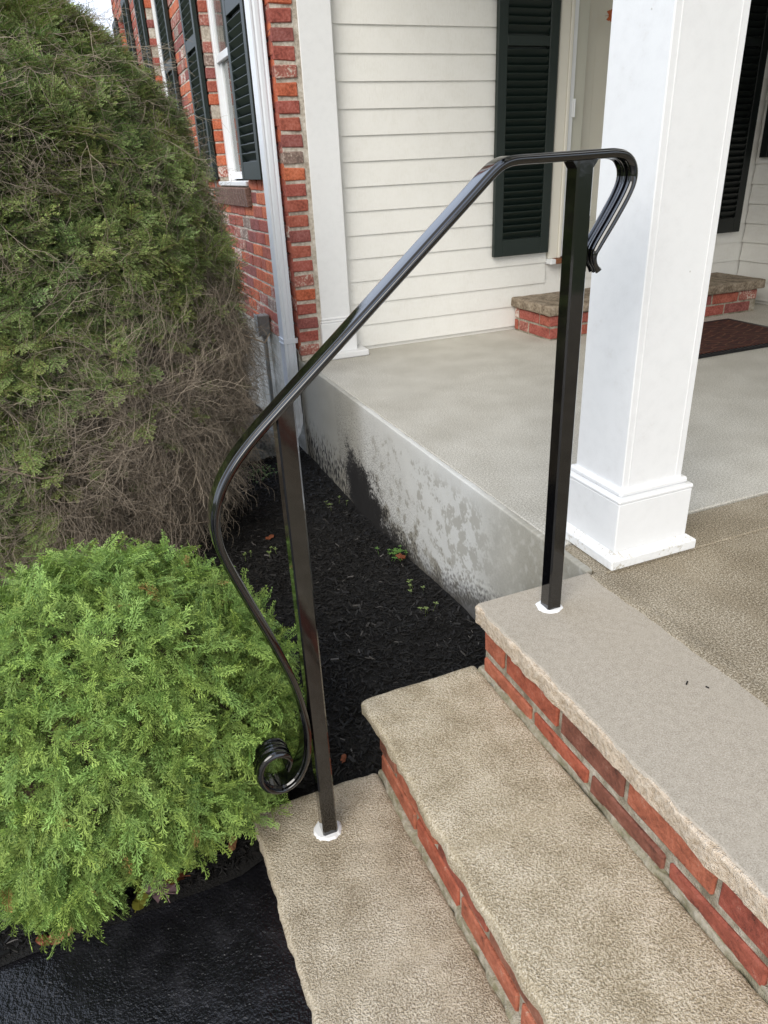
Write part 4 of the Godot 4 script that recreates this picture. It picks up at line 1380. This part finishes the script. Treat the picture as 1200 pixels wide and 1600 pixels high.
func bare_twig(sd: int) -> ArrayMesh:
	var r := RandomNumberGenerator.new()
	r.seed = sd
	var g := Geo.new()
	g.tint = Color(1, 1, 1)
	var grow := func(me: Callable, p: Vector3, d: Vector3, L: float, rad: float, level: int) -> void:
		var pts := [p]
		var rr := [rad]
		var n := 5
		var curl := Vector3(r.randfn(0, 0.3), r.randfn(0, 0.3), r.randfn(0, 0.3))
		for i in n:
			d = (d + curl * 0.35 + Vector3(r.randfn(0, 0.14), r.randfn(0, 0.14), r.randfn(0, 0.14))).normalized()
			p += d * L / n
			pts.append(p); rr.append(lerpf(rad, rad * 0.45, (i + 1.0) / n))
			if level < 2 and i >= 1:
				var s := Vector3(r.randfn(), r.randfn(), r.randfn())
				s = (s - d * s.dot(d)).normalized()
				me.call(me, p, (d + s * 0.9).normalized(), L * r.randf_range(0.35, 0.6), rad * 0.62, level + 1)
		g.tube(pts, rr, 3, false)
	grow.call(grow, Vector3.ZERO, Vector3(0, 1, 0), 0.17, 0.0014, 0)
	return g.done(true)

func build_yew() -> void:
	var C := Vector3(-0.86, 0.40, -2.0)
	var t := thing("yew_shrub", "tall dark green needle shrub with bare brown twigs low on its side", "shrub")
	# stems
	var g := Geo.new()
	for k in 6:
		var a := TAU * k / 6.0 + 0.3
		var b := Vector3(C.x + 0.34 * cos(a) * 0.4 + 0.18, mulch_y(C.x, C.z) - 0.05, C.z + 0.14 * sin(a) + 0.22)
		var e := C + Vector3(cos(a) * 0.35, 0.5 + 0.1 * (k % 3), sin(a) * 0.35)
		var m := b.lerp(e, 0.45) + Vector3(rng.randfn(0, 0.04), 0, rng.randfn(0, 0.04))
		g.tube([b, b.lerp(m, 0.5) + Vector3(0.02, 0, 0), m, e], [0.03, 0.024, 0.017, 0.008], 8)
	obj("stem", g.done(), mats.bark, t)
	var core := SphereMesh.new()
	core.radius = 1.0; core.height = 2.0; core.radial_segments = 32; core.rings = 18
	obj("inner_twigs", core, mats.dead_core, t, Transform3D(Basis.IDENTITY.scaled(Vector3(0.52, 0.74, 0.52)), C + Vector3(0, 0.12, 0)))
	var pr := RandomNumberGenerator.new()
	pr.seed = 133
	# radius of the crown at a height: a leaning dome, tucked in at the foot
	var width := func(y: float) -> float:
		var f := (y + 0.52) / 2.03
		return 0.80 * sqrt(clampf(1.0 - pow(clampf(f, 0, 1), 4.4), 0.0, 1.0)) * (0.56 + 0.44 * smoothstep(-0.06, 0.30, f))
	var green := [[], [], []]
	var gt := [[], [], []]
	var bare := [[], []]
	var bt := [[], []]
	var made := 0
	while made < 40000:
		var y := pr.randf_range(-0.50, 1.51)
		var a := pr.randf() * TAU
		var out_ := Vector3(cos(a), 0, sin(a))
		# the far side is not built as densely
		if out_.dot(Vector3(0.05, 0, 1)) < -0.35 and pr.randf() < 0.7: continue
		var w: float = width.call(y)
		var lump := 1.0 + 0.13 * nz(Vector3(cos(a) * 1.0, y * 1.2, sin(a)), 2.2) + 0.07 * nz(Vector3(cos(a), y * 1.1, sin(a)), 6.5)
		var depth := 1.0 - 0.26 * pow(pr.randf(), 1.6)
		var p := Vector3(C.x, y, C.z) + out_ * w * lump * depth
		if p.x > -0.11 + 0.11 * smoothstep(0.0, 0.4, y) - 0.22 * smoothstep(0.0, -0.45, y): continue
		var up := smoothstep(0.7, 1.5, y)
		var nrm := (out_ * (1.0 - 0.75 * up) + Vector3(0, 0.15 + up, 0)).normalized()
		# where the shrub is bare: low, on the side towards the house and the rail
		var side := out_.x
		var line := 0.0 + 0.30 * nz(Vector3(cos(a), y, sin(a)), 3.2) + 0.42 * smoothstep(-0.25, 0.45, side)
		var is_bare := y < line
		if side < -0.1: is_bare = y < -0.42 + 0.4 * nz(p, 3.0)
		var tang := Vector3(pr.randfn(), pr.randfn(), pr.randfn())
		tang = (tang - nrm * tang.dot(nrm)).normalized()
		if (is_bare and pr.randf() < 0.90) or pr.randf() < 0.08 + (0.07 if depth < 0.85 else 0.0):
			var axis := (nrm * 0.6 + tang * 1.0 + Vector3(0, -0.1, 0)).normalized()
			var x := axis.cross(tang.cross(axis) + nrm * 0.2).normalized()
			var z := x.cross(axis).normalized()
			var s := pr.randf_range(0.6, 1.3)
			var k := made % 2
			bare[k].append(Transform3D(Basis(x * s, axis * s, z * s), p - nrm * 0.05))
			var v := pr.randf_range(0.55, 1.35)
			bt[k].append(Color(0.33 * v, 0.275 * v, 0.215 * v))
		else:
			var axis := (nrm * 0.75 + tang * 0.8 + Vector3(0, 0.10, 0)).normalized()
			var face := (Vector3(0, 1, 0) + nrm * 0.5 + Vector3(pr.randfn(0, 0.3), 0, pr.randfn(0, 0.3))).normalized()
			var x := axis.cross(face).normalized()
			var z := x.cross(axis).normalized()
			var s := pr.randf_range(0.55, 1.05)
			var k := made % 3
			green[k].append(Transform3D(Basis(x * s, axis * s, z * s), p - nrm * 0.05))
			var v := pr.randf_range(0.75, 1.3)
			var warm := 0.12 * nz(p, 3.0) + pr.randf_range(-0.05, 0.1)
			gt[k].append(Color(v * (1.0 + warm), v, v * (1.0 - warm)))
		made += 1
	for k in 3: many("foliage", needle_twig(300 + k), mats.leafage, green[k], gt[k], t)
	for k in 2: many("bare_twigs", bare_twig(400 + k), mats.twig, bare[k], bt[k], t)
	# a few long bare branches that show
	g = Geo.new()
	var br := [[Vector3(-0.35, 0.45, -1.62), Vector3(-0.16, 0.34, -1.62), Vector3(-0.03, 0.27, -1.66), Vector3(0.0, 0.30, -1.68)],
		[Vector3(-1.15, 0.30, -1.25), Vector3(-1.05, 0.12, -1.18), Vector3(-0.90, 0.04, -1.18), Vector3(-0.70, 0.02, -1.22)],
		[Vector3(-1.12, 0.66, -1.22), Vector3(-1.02, 0.76, -1.2), Vector3(-0.98, 0.86, -1.22)],
		[Vector3(-0.66, -0.20, -1.38), Vector3(-0.5, -0.3, -1.36), Vector3(-0.36, -0.34, -1.42)]]
	for b in br:
		var rr := []
		for i in b.size(): rr.append(lerpf(0.006, 0.0022, float(i) / (b.size() - 1)))
		g.tube(b, rr, 6)
	var lm := mat("pale_twig", rgb(128, 114, 98), 0.9)
	obj("bare_branch", g.done(), lm, t)

# ---------------------------------------------------------------- litter, weeds
func leaf_mesh(lobes: Array, size: float, curl: float) -> ArrayMesh:
	# an outline (polar, radius by angle) with a raised vein line; lies in xz
	var g := Geo.new()
	var n := lobes.size()
	var h := func(x: float, z: float) -> float: return size * (curl * (x * x + z * z) + 0.06 * sin(x * 7.0 + z * 3.0))
	var pts := []
	for i in n:
		var a := TAU * i / n
		var r: float = lobes[i]
		var x := cos(a) * r
		var z := sin(a) * r
		pts.append(Vector3(x * size, h.call(x, z), z * size))
	var c := Vector3(-0.35 * size, 0.004, 0)
	for i in n:
		var j := (i + 1) % n
		g.quad(c, pts[j], pts[i], c + Vector3(0.001, 0, 0))
		g.tri(c + Vector3(0, -0.0008, 0), pts[i] + Vector3(0, -0.0008, 0), pts[j] + Vector3(0, -0.0008, 0))
	g.tube([Vector3(-1.0 * size, 0.0, 0.02 * size), c, Vector3(0.5 * size, h.call(0.5, 0.0) + 0.0006, 0)], [0.0012, 0.001, 0.0005], 4)
	for s in [-1, 1]:
		g.tube([c, Vector3(0.35 * size, h.call(0.35, 0.45) + 0.0006, s * 0.45 * size)], [0.0009, 0.0004], 4)
	return g.done()

func build_litter() -> void:
	var maple := []
	for i in 40:
		var a := TAU * i / 40.0
		var base := 0.84 + 0.10 * cos(a * 5.0) + 0.04 * cos(a * 15.0)
		if absf(a - PI) < 0.5: base *= 0.55
		maple.append(base)
	var oval := []
	for i in 20:
		var a := TAU * i / 20.0
		oval.append(0.42 + 0.5 * pow(absf(cos(a)), 2.0))
	var mauve := mat("leaf_mauve", rgb(142, 116, 118), 0.7)
	var rust := mat("leaf_rust", rgb(122, 66, 38), 0.7)
	var tan_ := mat("leaf_tan", rgb(160, 116, 78), 0.7)
	var dark := mat("leaf_dark", rgb(84, 42, 28), 0.7)
	var olive := mat("leaf_olive", rgb(126, 124, 44), 0.6)
	var put := func(called: String, mesh: Mesh, m: Material, p: Vector3, e: Vector3, label: String) -> void:
		tag(obj(called, mesh, m, self, Transform3D(Basis.from_euler(e), p)), label, "leaf")
	put.call("maple_leaf", leaf_mesh(maple, 0.042, 0.10), mauve, Vector3(-0.772, -0.568, -0.045), Vector3(0.35, 1.9, 0.10), "mauve maple leaf lying between the round shrub and the driveway")
	put.call("fallen_leaf", leaf_mesh(maple, 0.034, 0.3), dark, Vector3(-0.762, -0.552, -0.098), Vector3(0.5, 0.4, 0.2), "dark red curled leaf tucked behind the mauve maple leaf")
	put.call("fallen_leaf", leaf_mesh(maple, 0.030, 0.25), rust, Vector3(-0.735, -0.572, -0.058), Vector3(0.4, 2.8, -0.2), "rust brown leaf just right of the mauve maple leaf")
	put.call("fallen_leaf", leaf_mesh(oval, 0.030, 0.2), olive, Vector3(-0.818, -0.572, -0.040), Vector3(0.3, 1.0, 0.1), "yellow green leaf just left of the mauve maple leaf")
	put.call("fallen_leaf", leaf_mesh(oval, 0.030, 0.2), tan_, Vector3(-0.985, -0.575, -0.030), Vector3(0.3, 0.3, 0.2), "tan oval leaf at the foot of the round shrub's left side")
	put.call("fallen_leaf", leaf_mesh(oval, 0.026, 0.2), rust, Vector3(-1.02, -0.578, -0.030), Vector3(0.2, 2.2, -0.2), "rust leaf left of the tan oval leaf under the shrub")
	put.call("fallen_leaf", leaf_mesh(oval, 0.020, 0.2), tan_, Vector3(-0.600, -0.555, -0.085), Vector3(0.3, 1.2, 0.2), "small pale tan leaf scrap near the bottom step's corner")
	put.call("fallen_leaf", leaf_mesh(oval, 0.014, 0.2), rust, Vector3(-0.295, mulch_y(-0.295, -0.13) + 0.012, -0.13), Vector3(0.2, 1.0, 0.1), "tiny rust scrap on the mulch by the middle step")
	put.call("fallen_leaf", leaf_mesh(maple, 0.022, 0.2), rust, Vector3(0.255, mulch_y(0.255, -1.02) + 0.030, -1.02), Vector3(0.2, 1.4, 0.1), "rust leaf among the green weeds by the porch wall")
	put.call("fallen_leaf", leaf_mesh(oval, 0.022, 0.2), rust, Vector3(-0.14, mulch_y(-0.14, -1.5) + 0.012, -1.5), Vector3(0.2, 0.4, 0.1), "rust leaf on the mulch right of the lower post")
	for sc in [[0.220, 0.408, 0.0055, 0.6, "larger black bark scrap lying on the sawn top stone"], [0.244, 0.433, 0.0032, 1.9, "smaller black bark scrap lying on the sawn top stone"]]:
		var q := Geo.new()
		q.box(Vector3(-sc[2], 0, -0.0014), Vector3(sc[2], 0.0018, 0.0014), 0.0005)
		tag(obj("bark_scrap", q.done(), mats.gap_dark, self, Transform3D(Basis(Vector3.UP, sc[3]), Vector3(sc[0], 0.0006, sc[1]))), sc[4], "bark scrap", "bark scraps on the top stone")
	# seedlings
	var wl := mat("weed_leaf", rgb(96, 136, 60), 0.6)
	wl.backlight_enabled = true
	wl.backlight = grey(0.3)
	var wp := mat("weed_pale", rgb(120, 138, 78), 0.6)
	var wr := RandomNumberGenerator.new()
	wr.seed = 9
	var weeds := [[0.262, -1.07, 24, 0.06, wl, "bright green weed clump at the foot of the porch wall"], [0.215, -0.80, 5, 0.05, wp, "small green seedlings on the mulch below the brightest weed clump"],
		[0.17, -0.62, 4, 0.05, wp, "pale seedlings on the mulch nearest the top step"], [-0.20, -1.35, 6, 0.07, wp, "pale seedlings seen between the rail's curve and the lower post"], [0.22, -1.70, 5, 0.06, wp, "pale seedlings by the wall's black splash"],
		[0.02, -2.22, 34, 0.12, wl, "low green moss and weeds in front of the stone block"]]
	for w in weeds:
		var g := Geo.new()
		for i in w[2]:
			var px: float = wr.randfn(0, 0.5) * w[3]
			var pz: float = wr.randfn(0, 0.4) * w[3]
			var hgt := wr.randf_range(0.006, 0.028)
			var b := Vector3(px, 0, pz)
			var top := b + Vector3(wr.randfn(0, 0.006), hgt, wr.randfn(0, 0.006))
			g.tube([b - Vector3(0, 0.01, 0), top], [0.0008, 0.0006], 3, false)
			for k in 4:
				var a := TAU * k / 4.0 + wr.randf()
				leaf_blade(g, top, top + Vector3(cos(a), wr.randf_range(-0.1, 0.4), sin(a)) * wr.randf_range(0.006, 0.012), 0.0032, Vector3.UP, 0.6)
		tag(obj("weed", g.done(), w[4], self, Transform3D(Basis.IDENTITY, Vector3(w[0], mulch_y(w[0], w[1]) + 0.008, w[1]))), w[5], "weed", "weeds in the mulch bed")
	# a russet leaf caught on the storm door glass
	tag(obj("door_leaf", leaf_mesh(maple, 0.032, 0.05), mat("leaf_orange", rgb(176, 84, 34), 0.6), self, Transform3D(Basis.from_euler(Vector3(PI / 2, 0, 0.4)), Vector3(2.125, 1.525, -2.428))), "orange autumn leaf decoration on the storm door glass", "decoration")

# ---------------------------------------------------------------- trees beyond
func build_trees() -> void:
	var tr := RandomNumberGenerator.new()
	tr.seed = 311
	var leaf := Geo.new()
	for k in 7:
		var d := Vector3(tr.randfn(), tr.randfn(), tr.randfn()).normalized()
		var b := Vector3(tr.randfn(), tr.randfn(), tr.randfn()) * 0.10
		leaf.tint = Color(1, 1, 1)
		leaf_blade(leaf, b, b + d * 0.22, 0.05, Vector3(tr.randfn(), tr.randfn(), tr.randfn()).normalized())
	var lm := leaf.done(true)
	var one := func(called: String, at: Vector3, hgt: float, rad: float, n: int, col: Color, label: String) -> void:
		var t := thing(called, label, "tree", at)
		var g := Geo.new()
		g.tube([Vector3.ZERO, Vector3(0.05, hgt * 0.5, 0), Vector3(0, hgt * 0.95, 0.05)], [0.16, 0.10, 0.02], 9)
		for k in 16:
			var y := hgt * tr.randf_range(0.2, 0.9)
			var a := tr.randf() * TAU
			var L := rad * (1.1 - y / hgt)
			g.tube([Vector3(0, y, 0), Vector3(cos(a) * L * 0.5, y + 0.15, sin(a) * L * 0.5), Vector3(cos(a) * L, y - 0.1, sin(a) * L)], [0.04, 0.025, 0.01], 5)
		obj("trunk", g.done(), mats.bark, t)
		var sp := []
		var ti := []
		for i in n:
			var y := hgt * tr.randf_range(0.12, 1.0)
			var a := tr.randf() * TAU
			var L := rad * (1.08 - y / hgt) * sqrt(tr.randf()) * (1.0 + 0.4 * nz(Vector3(cos(a), y, sin(a)) + at, 1.3))
			if nz(Vector3(cos(a) * L, y, sin(a) * L) + at, 0.9) < -0.12: continue
			var s := tr.randf_range(0.6, 1.5)
			sp.append(Transform3D(Basis.from_euler(Vector3(tr.randf() * TAU, tr.randf() * TAU, tr.randf() * TAU)).scaled(Vector3.ONE * s), Vector3(cos(a) * L, y, sin(a) * L)))
			var v := tr.randf_range(0.6, 1.4)
			ti.append(Color(col.r * v, col.g * v, col.b * v))
		many("crown", lm, mats.leafage, sp, ti, t)
	one.call("pine_tree", Vector3(-2.0, -0.7, -18.0), 6.2, 2.4, 5600, Color(0.10, 0.105, 0.06), "brownish green tree far behind the tall shrub, at the top left corner")
	one.call("leafy_tree", Vector3(0.0, -0.7, -24.0), 5.4, 2.4, 2600, Color(0.22, 0.25, 0.08), "pale yellow green tree far behind, beside the brick house's end")
	one.call("pine_tree", Vector3(3.4, -0.7, -21.0), 6.0, 2.6, 3200, Color(0.08, 0.085, 0.055), "dark tree far behind the end of the brick house")
